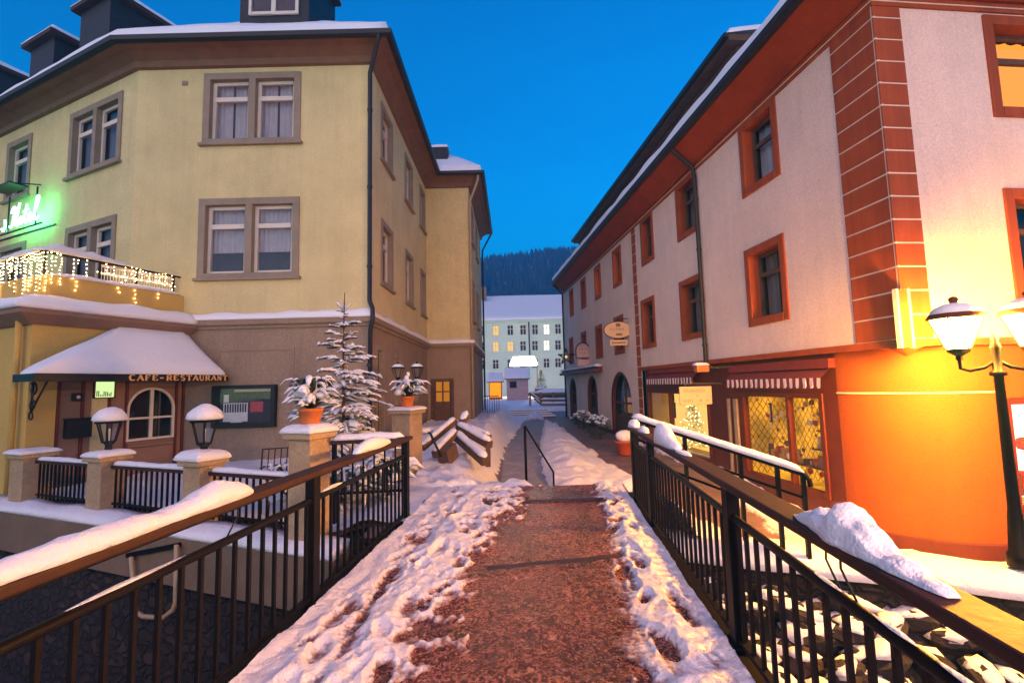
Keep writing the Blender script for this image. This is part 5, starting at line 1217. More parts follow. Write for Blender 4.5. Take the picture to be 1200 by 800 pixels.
# ------------------------------------------------------------------ street lamps
def street_lamp(base, rz, label, arm=.40, zl=2.52, seed=0, pane='lamp_glass', hood='red_plinth', group='two armed lantern street lamps'):
    base = V(base); t = thing('street_lamp', base, label, 'street lamp', group)
    H_ = zl-base.z; zz = H_-.62         # height of the arm seat
    mb = MB(); mb.lathe(base, [(.11, 0), (.11, .12), (.085, .16), (.064, .5), (.06, .55), (.054, .6), (.042, zz-.30), (.075, zz-.29), (.075, zz-.25), (.045, zz-.23), (.04, zz), (.055, zz+.02), (.03, zz+.08), (.035, zz+.12), (.0, zz+.17)], 14); mb.build('post', 'metal_rail', t, smooth=True)
    d = V((math.cos(rz), math.sin(rz), 0))
    for s in (-1, 1):
        c = base+d*s*arm
        mb = MB(); mb.tube([base+V((0, 0, zz-.12)), base+d*s*arm*.35+V((0, 0, zz-.20)), base+d*s*arm*.75+V((0, 0, zz-.23)), c+V((0, 0, zz-.20)), c+V((0, 0, zz-.06))], .020, 8); mb.build('arm', 'metal_rail', t, smooth=True)
        L0 = zz-.06
        mb = MB(); mb.lathe(c, [(.035, L0-.05), (.035, L0), (.10, L0+.04), (.115, L0+.08), (.10, L0+.085)], 6)
        for k in range(6):
            a = k*math.pi/3+rz; e = V((math.cos(a), math.sin(a), 0)); mb.tube([c+e*.112+V((0, 0, L0+.08)), c+e*.245+V((0, 0, L0+.43))], .010, 5)
        la = mb.build('lantern_frame', 'metal_rail', t)
        mb = MB(); mb.lathe(c, [(.095, L0+.085), (.230, L0+.42)], 6, rot=rz); mb.build('lantern_glass', pane, la)
        mb = MB(); mb.lathe(c, [(.258, L0+.425), (.262, L0+.445), (.19, L0+.54), (.09, L0+.585), (.035, L0+.60), (.035, L0+.625), (.05, L0+.65), (.03, L0+.68), (.0, L0+.69)], 6 if False else 18); mb.build('hood', hood, la, smooth=True)
        mb = MB(); mb.lathe(c, [(.225, L0+.475), (.235, L0+.49), (.19, L0+.555), (.10, L0+.60), (.045, L0+.605)], 18); mb.build('snow_cap', 'snow', la, smooth=True)
    return t
street_lamp((5.36, 5.30, -.42), R(-28), 'lit two armed lantern lamp before the orange rounded wall', .31, 2.52)
street_lamp((3.4, -2.5, -.42), R(20), 'unseen lit two armed lantern lamp at the near end of the footbridge', .42, 4.4, pane='lamp_glass_unseen')  # unseen lamp behind the camera, placed to light the deck and facades
q_ = atY(478, 520, 11.2)
street_lamp((q_.x, 11.2, -.02), R(12), 'unlit dark two armed lantern lamp behind the small orange pot pillar', .36, 3.75, pane='glass', hood='metal_dark').scale = (.6, .6, .6)
# ------------------------------------------------------------------ red and white town house on the lane
SL = 21.95
FAR = C+RD*SL; FRD = V((.9949, .1011)); CR2 = C+FRD*10
S, F = Wall(FAR, C), Wall(C, CR2)
HP_ = [FAR-RD.orthogonal()*0, C, CR2]; BACK = FAR+FRD*10
house = thing('town_house', (*C, -.6), 'cream town house with red quoins, red window frames and lit shops', 'town house')
ZB, ZT, GZ = 2.03, 7.15, -1.12
su = lambda px, py, off=0: S.uz(px, py, off)[0]
uq1 = su(752, 430); uq0 = su(741.5, 300)      # thin quoin between the two house parts
uq0, uq1 = uq1-.42, uq1
def house_window(W, u0, u1, z0, z1, lit=None, parent=house, fw=.15, cols=1, seed=0, curtain='curtain_dim'):
    mb = MB()
    W.box(mb, u0, u0+fw, z0, z1, -.26, .03); W.box(mb, u1-fw, u1, z0, z1, -.26, .03); W.box(mb, u0+fw, u1-fw, z1-fw, z1, -.26, .0295); W.box(mb, u0+fw, u1-fw, z0, z0+fw, -.26, .04)
    win = mb.build('window', 'red_paint', parent, bevel=.006)
    a, b, c, d = u0+fw, u1-fw, z0+fw, z1-fw; t = .06; tz = c+(d-c)*.68
    mb = MB()
    for q in ((a, a+t, c, d), (b-t, b, c, d), (a+t, b-t, d-t, d), (a+t, b-t, c, c+t), (a+t, b-t, tz-.045, tz+.045)): W.box(mb, *q, -.25, -.19)
    mb.build('sash', 'planks', win, bevel=.004)
    mb = MB(); mb.quad(W.P(a, c, -.22), W.P(b, c, -.22), W.P(b, d, -.22), W.P(a, d, -.22)); mb.build('glass', 'glass', win)
    mb = MB(); curtain_sheet(mb, W, a, b, c, d, -.36, seed, waves=5, gap=(.40, .52) if not lit else None); mb.build('curtain', lit or curtain, win, smooth=True)
    return (u0+.01, u1-.01, z0+.01, z1-.01)
hs = []
UP = [(866, 912, None), (790, 815, None), (749, 764, None), (718.5, 729, 'lit_pale'), (696.5, 704, 'lit_yellow'), (680, 686, None), (666.5, 671, 'lit_warm')]
for k, (a, b, lit) in enumerate(UP):
    z0, z1 = (5.46, 7.04) if k < 3 else (5.35, 6.85); hs.append(house_window(S, su(a, 160+40*k if k < 3 else 320), su(b, 160+40*k if k < 3 else 320), z0, z1, lit, seed=k, curtain='curtain' if k == 0 else 'curtain_dim'))
LO = [(875, 923), (796, 824), (753, 769), (720, 731.5), (698, 706), (681, 687), (667, 671.5)]
for k, (a, b) in enumerate(LO):
    hs.append(house_window(S, su(a, 330 if k < 2 else 390), su(b, 330 if k < 2 else 390), 2.72, 4.35 if k < 3 else 4.2, None, seed=k+9))
mb = MB(); S.sheet(mb, uq1, SL, ZB+.10, ZT, [h for h in hs if h[0] > uq1]); mb.build('upper_wall', ['plaster_cream', 'room_dark'], house)
# arched openings of the far part
def arch(u0, u1, z0, z1, root=house, kind='door', leaf='planks', rise=None):
    r_ = (u1-u0)/2; cu = (u0+u1)/2; zs = z1-(rise or r_)
    n = 14; A_ = [(cu-r_*math.cos(math.pi*k/n), zs+(rise or r_)*math.sin(math.pi*k/n)) for k in range(n+1)]
    mb = MB()
    for (a, b), (c, d) in zip(A_, A_[1:]): mb.beam(S.P(a, b, -.09), S.P(c, d, -.09), .22, .12, up=S.n)
    for u in (u0, u1): mb.beam(S.P(u, z0, -.09), S.P(u, zs, -.09), .22, .12, up=S.n)
    o = mb.build(kind, 'red_wood', root, bevel=.005)
    L_ = [S.P(u, z, .001) for u, z in A_]; mb = MB()
    mb.poly([S.P(u0, zs, .001), S.P(u0, z1, .001), S.P(cu, z1, .001)]+L_[n//2::-1][1:]); mb.poly([S.P(cu, z1, .001), S.P(u1, z1, .001)]+L_[n:n//2:-1]); mb.build('spandrel', 'plaster_cream', o)
    mb = MB(); q = [S.P(u, z, -.2) for u, z in A_]; mb.poly([S.P(u0, z0+1.0, -.2), S.P(u1, z0+1.0, -.2)]+q[::-1]); mb.build('glass', 'glass', o)
    mb = MB(); S.box(mb, u0, u1, z0, z0+1.0, -.24, -.17); S.box(mb, cu-.05, cu+.05, z0+1.0, z1-.05, -.24, -.17); S.box(mb, u0, u1, zs-.04, zs+.04, -.241, -.171); mb.build('door_leaf', leaf, o, bevel=.006)
    mb = MB(); mb.quad(S.P(u0+.2, z0+1.05, -.48), S.P(u1-.2, z0+1.05, -.48), S.P(u1-.2, zs+.2, -.48), S.P(u0+.2, zs+.2, -.48)); mb.build('interior', emit('dim_shop', (1, .36, .08), .10), o)
    return (u0, u1, z0, z1)
far_h = [h for h in hs if h[0] < uq1]
far_h.append(arch(su(717, 480), su(741, 480), -.62, 2.05, kind='door'))
far_h.append(arch(su(689, 470), su(700.5, 470), -.5, 2.0, kind='arched_window'))
far_h.append(arch(su(668, 470), su(676, 470), -.5, 1.95, kind='arched_window'))
mb = MB(); S.sheet(mb, 0, uq0, -.9, ZT, far_h); mb.build('far_wall', ['plaster_cream', 'room_dark'], house)
mb = MB(); S.sheet(mb, 0, .001, -.9, ZT); BK = Wall(BACK, FAR); BK.sheet(mb, 0, 10, -.9, ZT); mb.build('gable_wall', ['plaster_cream', 'room_dark'], house)
mb = MB(); S.box(mb, su(662, 432), su(706, 432), 2.12, 2.26, .0, .34); S.box(mb, su(662, 432), su(706, 432), 2.26, 2.36, .0, .22); mb.build('shop_lintel', 'red_wood', house, bevel=.01)
mb = MB(); a, b = su(662, 432), su(706, 432); snow_quad(mb, S.P(a, 2.365, .33), S.P(b, 2.365, .33), S.P(b, 2.365, .01), S.P(a, 2.365, .01), .10, 14, 5, 3, .1, .1); mb.build('snow_cap', 'snow', house, smooth=True)
mb = MB(); S.box(mb, 0, uq0, -.9, -.28, .002, .05); mb.build('plinth', 'red_plinth', house)
# quoins
def quoin(W, u0, u1, z0, z1, step, name='quoin'):
    mb = MB(); W.box(mb, u0, u1, z0, z1, -.02, .010, 0); n = int(round((z1-z0)/step)); st = (z1-z0)/n
    for k in range(n): W.box(mb, u0+.0, u1-.0 if W is F else u1, z0+k*st+.012, z0+(k+1)*st-.012, -.01, .018, 1)
    return mb.build(name, ['joint_pale', 'red_paint'], house, bevel=.003)
uc0 = su(988.5, 228)
quoin(S, uc0, SL+.018, ZB+.10, ZT, .335); quoin(F, -.0185, .42, ZB+.10, ZT, .335)
mb = MB(); S.sheet(mb, uq0, uq1, -.9, ZT); mb.build('quoin_backing', ['plaster_cream', 'room_dark'], house); quoin(S, uq0+.06, uq1-.02, -.7, ZT, .36)
# front upper wall
fh = []
f0 = F.uz(1157, 80)[0]; f1 = f0+1.5; fh.append(house_window(F, f0, f1, 5.36, 6.95, 'lit_amber', seed=3))
f2 = F.uz(1182, 285)[0]; fh.append(house_window(F, f2, f2+1.5, 2.66, 4.28, None, seed=4))
for u in (f0+2.9, f0+5.4): 
    for z0, z1 in ((5.36, 6.95), (2.66, 4.28)): fh.append(house_window(F, u, u+1.5, z0, z1, None, seed=u))
mb = MB(); F.sheet(mb, .42, 10, ZB+.10, ZT, fh); mb.build('upper_wall', ['plaster_cream', 'room_dark'], house)
mb = MB(); sweep(mb, [S.P(uq1, 0).xy, C, CR2], [(-.02, ZB), (.035, ZB), (.04, ZB+.10), (-.02, ZB+.102)]); mb.build('red_band', 'red_paint', house)
# ground floor: set back, rounded corner, shop windows
OB = -.12; RR_ = 1.30
IN = offset_line([FAR, C, CR2], OB)[1]
arcC = IN+RD*RR_+FRD*RR_
A0 = IN+RD*RR_; arcp = [arcC+V((-FRD.x*math.cos(a)-RD.x*math.sin(a), -FRD.y*math.cos(a)-RD.y*math.sin(a)))*RR_ for a in [math.pi/2*k/16 for k in range(17)]]
PL = arcp+[IN+FRD*RR_+FRD*.02]
uA = (A0-S.p.xy).dot(S.d.xy)                      # where the shop wall meets the curve
w1a, w1b = su(870, 480, OB), min(uA-.02, su(966, 480, OB)); w2a, w2b = su(760, 480, OB), su(832, 480, OB)
WZ0, WZ1 = -.42, 1.36
mb = MB(); S.sheet(mb, uq1, uA, GZ, ZB, [(w2a, w2b, WZ0, WZ1, .06), (w1a, w1b, WZ0, WZ1, .06)], off=OB, mi_in=0); 
me_f = mb
# drop the back faces of the two shop openings (they are rooms)
keep = [i for i, f in enumerate(mb.f) if not (len(f) == 4 and all(abs((mb.v[k]-S.p).dot(S.n)-(OB-.06)) < 1e-4 for k in f))]
mb.f = [mb.f[i] for i in keep]; mb.mi = [mb.mi[i] for i in keep]
mb.build('shop_wall', ['red_wood', 'room_dark'], house)
mb = MB(); sweep(mb, PL, [(0, GZ), (0, ZB)], closed=False); mb.build('rounded_corner', 'red_base', house, smooth=True)
mb = MB(); sweep(mb, PL, [(-.02, GZ), (.025, GZ), (.028, -.70), (.012, -.68), (-.02, -.68)], closed=True); mb.build('plinth', 'red_plinth', house)
mb = MB(); sweep(mb, PL, [(-.01, 1.36), (.02, 1.365), (.022, 1.385), (-.01, 1.39)]); mb.build('moulding', 'joint_pale', house)
uB = RR_-OB
mb = MB(); g0 = F.uz(1180, 540, OB)[0]
F.sheet(mb, uB+.02, 10, GZ, ZB, [(max(g0, uB+.1), g0+2.2, -.30, 1.28, .06)], off=OB, mi_in=0)
keep = [i for i, f in enumerate(mb.f) if not (len(f) == 4 and all(abs((mb.v[k]-F.p).dot(F.n)-(OB-.06)) < 1e-4 for k in f))]
mb.f = [mb.f[i] for i in keep]; mb.mi = [mb.mi[i] for i in keep]
mb.build('shop_wall', ['red_base', 'room_dark'], house)
mb = MB(); o1 = offset_line([S.P(uq1, 0).xy, C, CR2], .0); o2 = offset_line([S.P(uq1, 0).xy, C, CR2], -1.9)
for i in range(2): mb.quad(V((*o1[i], ZB+.001)), V((*o1[i+1], ZB+.001)), V((*o2[i+1], ZB+.001)), V((*o2[i], ZB+.001)))
mb.build('overhang_soffit', 'red_paint', house)
def shop(W, u0, u1, z0, z1, off, back, label_items, mull=(), tree=False, deep=1.0, glass=True, room='plaster_orange'):
    mb = MB(); t = .09
    for q in ((u0, u0+t, z0, z1), (u1-t, u1, z0, z1), (u0+t, u1-t, z1-t, z1), (u0+t, u1-t, z0, z0+t)): W.box(mb, *q, off-.10, off+.03)
    for m in mull: W.box(mb, m-.04, m+.04, z0+t, z1-t, off-.09, off+.02)
    w_ = mb.build('shop_window', 'red_wood', house, bevel=.006)
    mb = MB(); o = off-.101
    mb.quad(W.P(u0, z0, o), W.P(u1, z0, o), W.P(u1, z0, o-deep), W.P(u0, z0, o-deep)); mb.quad(W.P(u0, z1, o), W.P(u1, z1, o), W.P(u1, z1, o-deep), W.P(u0, z1, o-deep)); mb.quad(W.P(u0, z0, o), W.P(u0, z1, o), W.P(u0, z1, o-deep), W.P(u0, z0, o-deep)); mb.quad(W.P(u1, z0, o), W.P(u1, z1, o), W.P(u1, z1, o-deep), W.P(u1, z0, o-deep))
    mb.build('display_room', room, w_)
    mb = MB(); mb.quad(W.P(u0, z0, o-deep), W.P(u1, z0, o-deep), W.P(u1, z1, o-deep), W.P(u0, z1, o-deep)); mb.build('lit_backdrop', back, w_)
    if glass: mb = MB(); mb.quad(W.P(u0+t, z0+t, off-.04), W.P(u1-t, z0+t, off-.04), W.P(u1-t, z1-t, off-.04), W.P(u0+t, z1-t, off-.04)); mb.build('glass', 'glass', w_)
    return w_
m1_ = su(925, 500, OB)
sw1 = shop(S, w1a, w1b, WZ0, WZ1, OB, 'lattice', None, (m1_,), deep=.8, room='lattice')
sw2 = shop(S, w2a, w2b, WZ0, WZ1, OB, 'lit_pale', None, (w2a+(w2b-w2a)*.42,), deep=.8)
# shelves and goods in the corner shop
rg_ = random.Random(4)
gm = [mat('goods_%s' % n, c, .6, .2, 9, .1) for n, c in (('red', (.5, .05, .03)), ('ochre', (.6, .36, .08)), ('cream', (.7, .6, .45)), ('brown', (.18, .08, .04)))]
mb = MB()
for (a, b, z, o) in ((m1_+.05, w1b-.1, .62, -.72), (m1_+.05, w1b-.1, .28, -.66), (w1a+.1, w1b-.1, -.06, -.60)): S.box(mb, a, b, z, z+.03, o-.2, o+.1)
mb.build('shelf', 'red_wood', sw1)
mb = MB()
for (a, b, z, o) in ((m1_+.05, w1b-.12, .65, -.72), (m1_+.05, w1b-.12, .31, -.66), (w1a+.12, w1b-.12, -.03, -.60)):
    u = a
    while u < b:
        w_ = rg_.uniform(.03, .11); h = rg_.uniform(.06, .27); S.box(mb, u, u+w_, z, z+h, o-.12*rg_.random()-.02, o+.06*rg_.random(), rg_.randrange(4)); u += w_+rg_.uniform(.0, .05)
g_ = mb.build('goods', gm, sw1, bevel=.006); g_['kind'] = 'stuff'
def hung_picture(W, u, z, w_, h, off, par, fm='ink', pm='paper'):
    mb = MB(); t = .03
    for q in ((u-w_/2, u+w_/2, z-h/2, z-h/2+t), (u-w_/2, u+w_/2, z+h/2-t, z+h/2), (u-w_/2, u-w_/2+t, z-h/2+t, z+h/2-t), (u+w_/2-t, u+w_/2, z-h/2+t, z+h/2-t)): W.box(mb, *q, off, off+.025)
    o = mb.build('picture_frame', fm, par); mb = MB(); W.box(mb, u-w_/2+t, u+w_/2-t, z-h/2+t, z+h/2-t, off-.005, off+.012); mb.build('print', pm, o)
    mb = MB(); W.box(mb, u-w_*.12, u+w_*.1, z-h*.2, z+h*.18, off+.013, off+.016); mb.build('drawing', 'ink', o)
for px, py, w_, h in ((900, 483, .30, .42), (887, 507, .36, .44)):
    u, z = S.uz(px, py, -.75); hung_picture(S, u, z, w_, h, -.75, sw1)
mb = MB()
for k in range(70):
    u = rg_.uniform(w1a+.15, w1b-.12); o = rg_.uniform(-.85, -.3); z = rg_.choice((rg_.uniform(.75, 1.25), rg_.uniform(-.3, .9))); s = rg_.uniform(.02, .055); c_ = S.P(u, z, o); mb.cur = rg_.randrange(4)
    if k % 3 == 0: mb.add([c_+S.d*s*1.4*math.sin(6.283*q/10)*(1 if q % 2 == 0 else .45)+V((0, 0, s*1.4*math.cos(6.283*q/10)*(1 if q % 2 == 0 else .45))) for q in range(10)], [tuple(range(10))])
    else: mb.blob(c_, (s, s, s*1.2), k, 0, 7, 5)
    if z > .7: mb.beam(c_, V((c_.x, c_.y, 1.3)), .003, .003)
mb.build('ornaments', gm, sw1)['kind'] = 'stuff'
u, z = S.uz(886, 484, -.85); mb = MB(); S.box(mb, u-.12, u+.12, z-.2, z+.15, -.9, -.86); mb.build('wall_hanging', 'paper_red', sw1)
# second shop: pictures, lit green tree
for px, py, w_, h in ((776, 466, .3, .35), (776, 482, .36, .55), (788, 465, .28, .3), (789, 480, .4, .5)):
    u, z = S.uz(px, py, -.8); hung_picture(S, u, z, w_, h, -.8, sw2, 'ink', 'goods_brown') if False else hung_picture(S, u, z, w_, h, -.8, sw2, 'ink', 'hut_wood')
u, z = S.uz(812, 492, -.75); mb = MB(); mbb = MB()
for k in range(420):
    zz = rg_.random(); q = (1-zz)*.55*rg_.random()**.5; a = rg_.random()*6.283; p = S.P(u, WZ0+.1+zz*1.35, -.72)+V((q*math.cos(a), q*.5*math.sin(a), 0)); d = V((math.cos(a), math.sin(a), rg_.uniform(-.5, .4)))*.10; r_ = V((-d.y, d.x, .02)).normalized()*.02
    mb.quad(p-r_, p+r_, p+d+r_*.3, p+d-r_*.3)
    if k % 6 == 0: s = .014; mbb.add([p+d+V((s, 0, 0)), p+d+V((-s, 0, 0)), p+d+V((0, s, 0)), p+d+V((0, -s, 0)), p+d+V((0, 0, s)), p+d+V((0, 0, -s))], [(0, 2, 4), (2, 1, 4), (1, 3, 4), (3, 0, 4), (2, 0, 5), (1, 2, 5), (3, 1, 5), (0, 3, 5)])
tr = mb.build('decorated_tree', mat('tree_green', (.10, .16, .04), .7, .3, 8, 0), sw2); mbb.build('tree_lights', 'bulb', tr)['kind'] = 'stuff'
# front shop window with red bauble
sw3 = shop(F, max(g0, uB+.1), g0+2.2, -.30, 1.28, OB, 'lit_white', None, (), deep=.7)
u, z = F.uz(1191, 520, -.5); mb = MB(); mb.lathe(F.P(u+.12, z, -.5), [(.001, -.1), (.07, -.075), (.1, 0), (.07, .075), (.001, .1)], 14); mb.build('red_bauble', 'paper_red', sw3, smooth=True)
mb = MB()
u = max(g0, uB+.1)+.15
for k in range(14): h = rg_.uniform(.1, .5); F.box(mb, u, u+.1, -.2, -.2+h, -.7, -.6, rg_.randrange(4)); u += .13
mb.build('goods', gm, sw3, bevel=.006)['kind'] = 'stuff'
# lit wooden jamb strips
mb = MB(); S.box(mb, su(857, 500, OB)-.05, su(857, 500, OB)+.03, GZ, 1.2, OB, OB+.05); S.box(mb, su(863, 500, OB), su(863, 500, OB)+.14, GZ, 1.2, OB, OB+.05); mb.build('door_jamb', 'copper_pale', house, bevel=.006)
# striped awnings
def awning(u0, u1, z, off):
    mb = MB(); mb.quad(S.P(u0, z+.30, OB), S.P(u1, z+.30, OB), S.P(u1, z+.10, off), S.P(u0, z+.10, off)); S.box(mb, u0-.05, u1+.05, z+.26, z+.42, OB, OB+.12)
    o = mb.build('awning', 'awning_red', house)
    mbr, mbw = MB(), MB(); n = int((u1-u0)/.085)
    for k in range(n):
        a = u0+(u1-u0)*k/n; b = u0+(u1-u0)*(k+1)/n; m = mbw if k % 2 else mbr; P = [S.P(a, z+.10, off), S.P(b, z+.10, off), S.P(b, z-.04, off+.01*math.sin(k)), S.P(b-(b-a)*.2, z-.075, off+.01), S.P(a+(b-a)*.2, z-.075, off+.01), S.P(a, z-.04, off+.01*math.sin(k))]; m.poly(P)
    mbr.build('red_strip', 'awning_red', o); mbw.build('white_strip', 'awning_white', o)
awning(su(850, 450, .12), su(962, 450, .12), 1.53, .12)
awning(su(757, 450, .12), su(812, 450, .12), 1.62, .12)
# corner board
cb = V((*(C-FRD*.10-RD*.10), 0)); mb = MB(); dd = V((.92, -.39, 0)).normalized()
mb.box(cb+V((0, 0, 2.40)), (.17, .05, .78), math.atan2(.10, .995), 0)
ob = mb.build('corner_board', 'red_paint', house, bevel=.004)
mb = MB(); 
for s in (-1, 1): mb.box(cb+V((.9949*s*.085, .1011*s*.085, 2.40))+V((0, -.006, 0)), (.03, .07, .80), math.atan2(.10, .995))
mb.build('pale_edge', 'joint_pale', ob, bevel=.003)
mb = MB(); mb.lathe(V((*(C+FRD*.05+RD*.05), 0)), [(.02, 1.90), (.14, 1.99), (.20, 2.02)], 14); mb.build('corbel', 'red_paint', house, smooth=True)
# eaves, gutter, roof
PLH = [FAR, C, CR2]
mb = MB(); sweep(mb, PLH, [(0, ZT-.16), (.03, ZT-.16), (.035, ZT-.02), (0, ZT-.02)]); mb.build('frieze', 'red_paint', house)
mb = MB(); sweep(mb, PLH, [(-.01, ZT-.10), (.038, ZT-.10), (.04, ZT-.085), (-.01, ZT-.085)]); mb.build('frieze_line', 'joint_pale', house)
mb = MB(); sweep(mb, PLH, [(0, ZT-.019), (.08, ZT-.019), (.10, ZT+.05), (.60, ZT+.38), (.60, ZT+.50), (0, ZT+.50)]); mb.build('eaves', 'soffit_red', house)
mb = MB(); sweep(mb, PLH, [(.605, ZT+.36), (.68, ZT+.36), (.73, ZT+.42), (.74, ZT+.52), (.72, ZT+.53), (.605, ZT+.53)]); mb.build('gutter', 'gutter', house)
e0, e1 = offset_line(PLH, .62), offset_line(PLH, -4.0)
mb = MB()
for i in range(2): mb.quad(V((*e0[i], ZT+.505)), V((*e0[i+1], ZT+.505)), V((*e1[i+1], ZT+4.8)), V((*e1[i], ZT+4.8)))
mb.quad(V((*e0[0], ZT+.3)), V((*e1[0], ZT+4.8)), V((*(BACK-RD*0), ZT+4.8)), V((*BACK, ZT+.3)))
mb.build('roof', 'tile_dark', house)
mb = MB()
for i in range(2):
    n = max(4, int((e0[i+1]-e0[i]).length/.3)); m = 12; vs = []; fs = []
    for j in range(m+1):
        t = (j/m)**1.6
        for k in range(n+1):
            e = e0[i].lerp(e0[i+1], k/n); r_ = e1[i].lerp(e1[i+1], k/n); q = e.lerp(r_, t); lift = (.03 if j == 0 else .24)*(1+.3*noise.noise(V((q.x, q.y, 3)))); oo = (e-r_).normalized()*(.10*(1-t) if j else .03)
            vs.append(V((q.x+oo.x, q.y+oo.y, ZT+.505+4.295*t+lift)))
    for j in range(m):
        for k in range(n): fs.append((j*(n+1)+k, j*(n+1)+k+1, (j+1)*(n+1)+k+1, (j+1)*(n+1)+k))
    mb.add(vs, fs)
mb.build('roof_snow', 'snow_roof', house, smooth=True)
# long shed dormer
q0 = (28.2-6.5)/.9949; q1 = (11.1-6.5)/.9949; ua, ub = SL-q0, SL-q1
mb = MB(); S.box(mb, ua+.2, ub-.2, ZT+1.6, 10.05, -3.6, -1.0); dm = mb.build('long_dormer', 'planks', house)
mb = MB(); S.box(mb, ua, ub, 10.051, 10.21, -3.8, -.7); mb.build('dormer_eaves', 'planks', dm); mb = MB(); S.box(mb, ua, ub, 10.12, 10.24, -.695, -.58); mb.build('gutter', 'gutter', dm)
mb = MB()
for k in range(9): u = ua+.8+k*(ub-ua-1.6)/8; S.box(mb, u-.3, u+.3, 9.25, 9.85, -1.0, -.97)
mb.build('dormer_window', 'room_dark', dm)
mb = MB(); snow_quad(mb, S.P(ua-.03, 10.215, -.66), S.P(ub+.03, 10.215, -.66), S.P(ub+.03, 10.75, -3.8), S.P(ua-.03, 10.75, -3.8), .20, 60, 8, 2, .2, .25); mb.build('snow_cap', 'snow_roof', dm, smooth=True)
# downpipes
ud = su(830, 400); uu0 = su(816, 200)
ud = (ud+uu0)/2
pipe([S.P(ud, ZT+.45, .66), S.P(ud, ZT+.30, .60), S.P(ud, ZT-.10, .12), S.P(ud, ZT-.35, .08), S.P(ud, ZB+.05, .08), S.P(ud, ZB-.15, -.10), S.P(ud, ZB-.4, -.20), S.P(ud, GZ, -.20)], .05, 'gutter', house)
pipe([S.P(.12, ZT+.45, .66), S.P(.12, ZT-.2, .08), S.P(.12, -.6, .08)], .05, 'gutter', house)
mb = MB()
for z in (6.2, 4.9, 3.6, 2.5): mb.lathe(S.P(ud, z, .08), [(.048, -.025), (.064, -.025), (.064, .025), (.048, .025)], 12)
mb.build('pipe_clamp', 'gutter', house)

# ------------------------------------------------------------------ signs on the town house
def scribble(mb, P, x0, x1, z, hgt, seed, th=.004):
    """worn, unreadable lettering: a row of short strokes"""
    rr = random.Random(seed); x = x0
    while x < x1:
        w_ = rr.uniform(.012, .04); k = rr.random()
        if k < .82: mb.hexa([P(x, z, 0), P(x+w_*.35, z, 0), P(x+w_*.35, z, -th), P(x, z, -th), P(x+w_*rr.uniform(0, .4), z+hgt*rr.uniform(.6, 1), 0), P(x+w_*.35+w_*rr.uniform(0, .4), z+hgt*rr.uniform(.6, 1), 0), P(x+w_*.4, z+hgt*.8, -th), P(x+w_*.1, z+hgt*.8, -th)])
        x += w_+(.03 if k > .92 else .008)
Yb = 11.05; xl, xr = atY(796, 462, Yb).x, atY(834, 462, Yb).x; zb, zt_ = atY(815, 474, Yb).z, atY(815, 452.5, Yb).z
t = thing('board_sign', (xr, Yb, zb), 'cream rectangular board sign with faded writing hanging before the lit shop', 'sign')
mb = MB(); mb.hexa([V((x, y, z)) for z in (zb, zt_) for x, y in ((xl, Yb-.03), (xr, Yb-.03), (xr, Yb+.03), (xl, Yb+.03))]); mb.build('board', 'sign_cream', t, bevel=.02)
mb = MB(); P = lambda x, z, o: V((x, Yb-.032+o, z)); ww = xr-xl; hh = zt_-zb
scribble(mb, P, xl+.10*ww, xr-.2*ww, zb+.68*hh, .075, 1); scribble(mb, P, xl+.42*ww, xl+.56*ww, zb+.43*hh, .06, 2); scribble(mb, P, xl+.05*ww, xr-.05*ww, zb+.15*hh, .07, 3); mb.build('faded_writing', 'hut_wood', t)
mb = MB(); mb.beam(V((xl+.1, Yb, zt_+.06)), V((4.93, Yb, zt_+.06)), .03, .03); mb.beam(V((xl+.15, Yb, zt_)), V((xl+.15, Yb, zt_+.06)), .015, .015); mb.beam(V((xr-.15, Yb, zt_)), V((xr-.15, Yb, zt_+.06)), .015, .015); mb.build('bracket', 'metal_dark', t)
t = thing('wall_lamp', (4.9, 10.9, 1.9), 'small orange box lamp with snow on top beside the downpipe', 'lamp')
a, b = atY(815, 436, 10.9), atY(829, 428, 10.9); mb = MB(); mb.box(((a.x+b.x)/2, 10.9, (a.z+b.z)/2), (b.x-a.x, .2, b.z-a.z)); mb.build('housing', 'terracotta', t, bevel=.02); mb = MB(); mb.beam(V((b.x, 10.9, b.z-.05)), V((4.95, 10.9, b.z-.05)), .04, .04); mb.build('bracket', 'metal_dark', t)
mb = MB(); snow_quad(mb, V((a.x-.03, 10.79, b.z+.002)), V((b.x, 10.79, b.z+.002)), V((b.x, 11.01, b.z+.002)), V((a.x-.03, 11.01, b.z+.002)), .06, 6, 6, 2, .06, .06); mb.build('snow_cap', 'snow', t, smooth=True)
Yo = 17.3; cc = atY(724.5, 386.5, Yo); rx, rz = 16.5/560*Yo, 9.5/560*Yo
t = thing('oval_sign', cc, 'oval cream sign with small plate below hanging from the thin quoin', 'sign')
def oval(mb, c, rx, rz, th, y, n=28):
    mb.add([c+V((rx*math.cos(6.283*k/n), y, rz*math.sin(6.283*k/n))) for k in range(n)]+[c+V((rx*math.cos(6.283*k/n), y+th, rz*math.sin(6.283*k/n))) for k in range(n)], [tuple(range(n-1, -1, -1)), tuple(range(n, 2*n))]+[(k, (k+1) % n, n+(k+1) % n, n+k) for k in range(n)])
mb = MB(); oval(mb, cc, rx, rz, .05, 0); mb.build('board', 'sign_cream', t)
mb = MB(); mb.tube([cc+V((rx*1.02*math.cos(6.283*k/28), .02, rz*1.02*math.sin(6.283*k/28))) for k in range(29)], .022, 5); mb.beam(cc+V((rx, .02, 0)), cc+V((rx+.16, .02, 0)), .03, .03); mb.beam(cc+V((rx+.1, .02, rz*1.4)), cc+V((-.1, .02, rz*1.4)), .03, .03); mb.beam(cc+V((0, .02, rz)), cc+V((0, .02, rz*1.4)), .03, .03); mb.build('iron_frame', 'metal_dark', t)
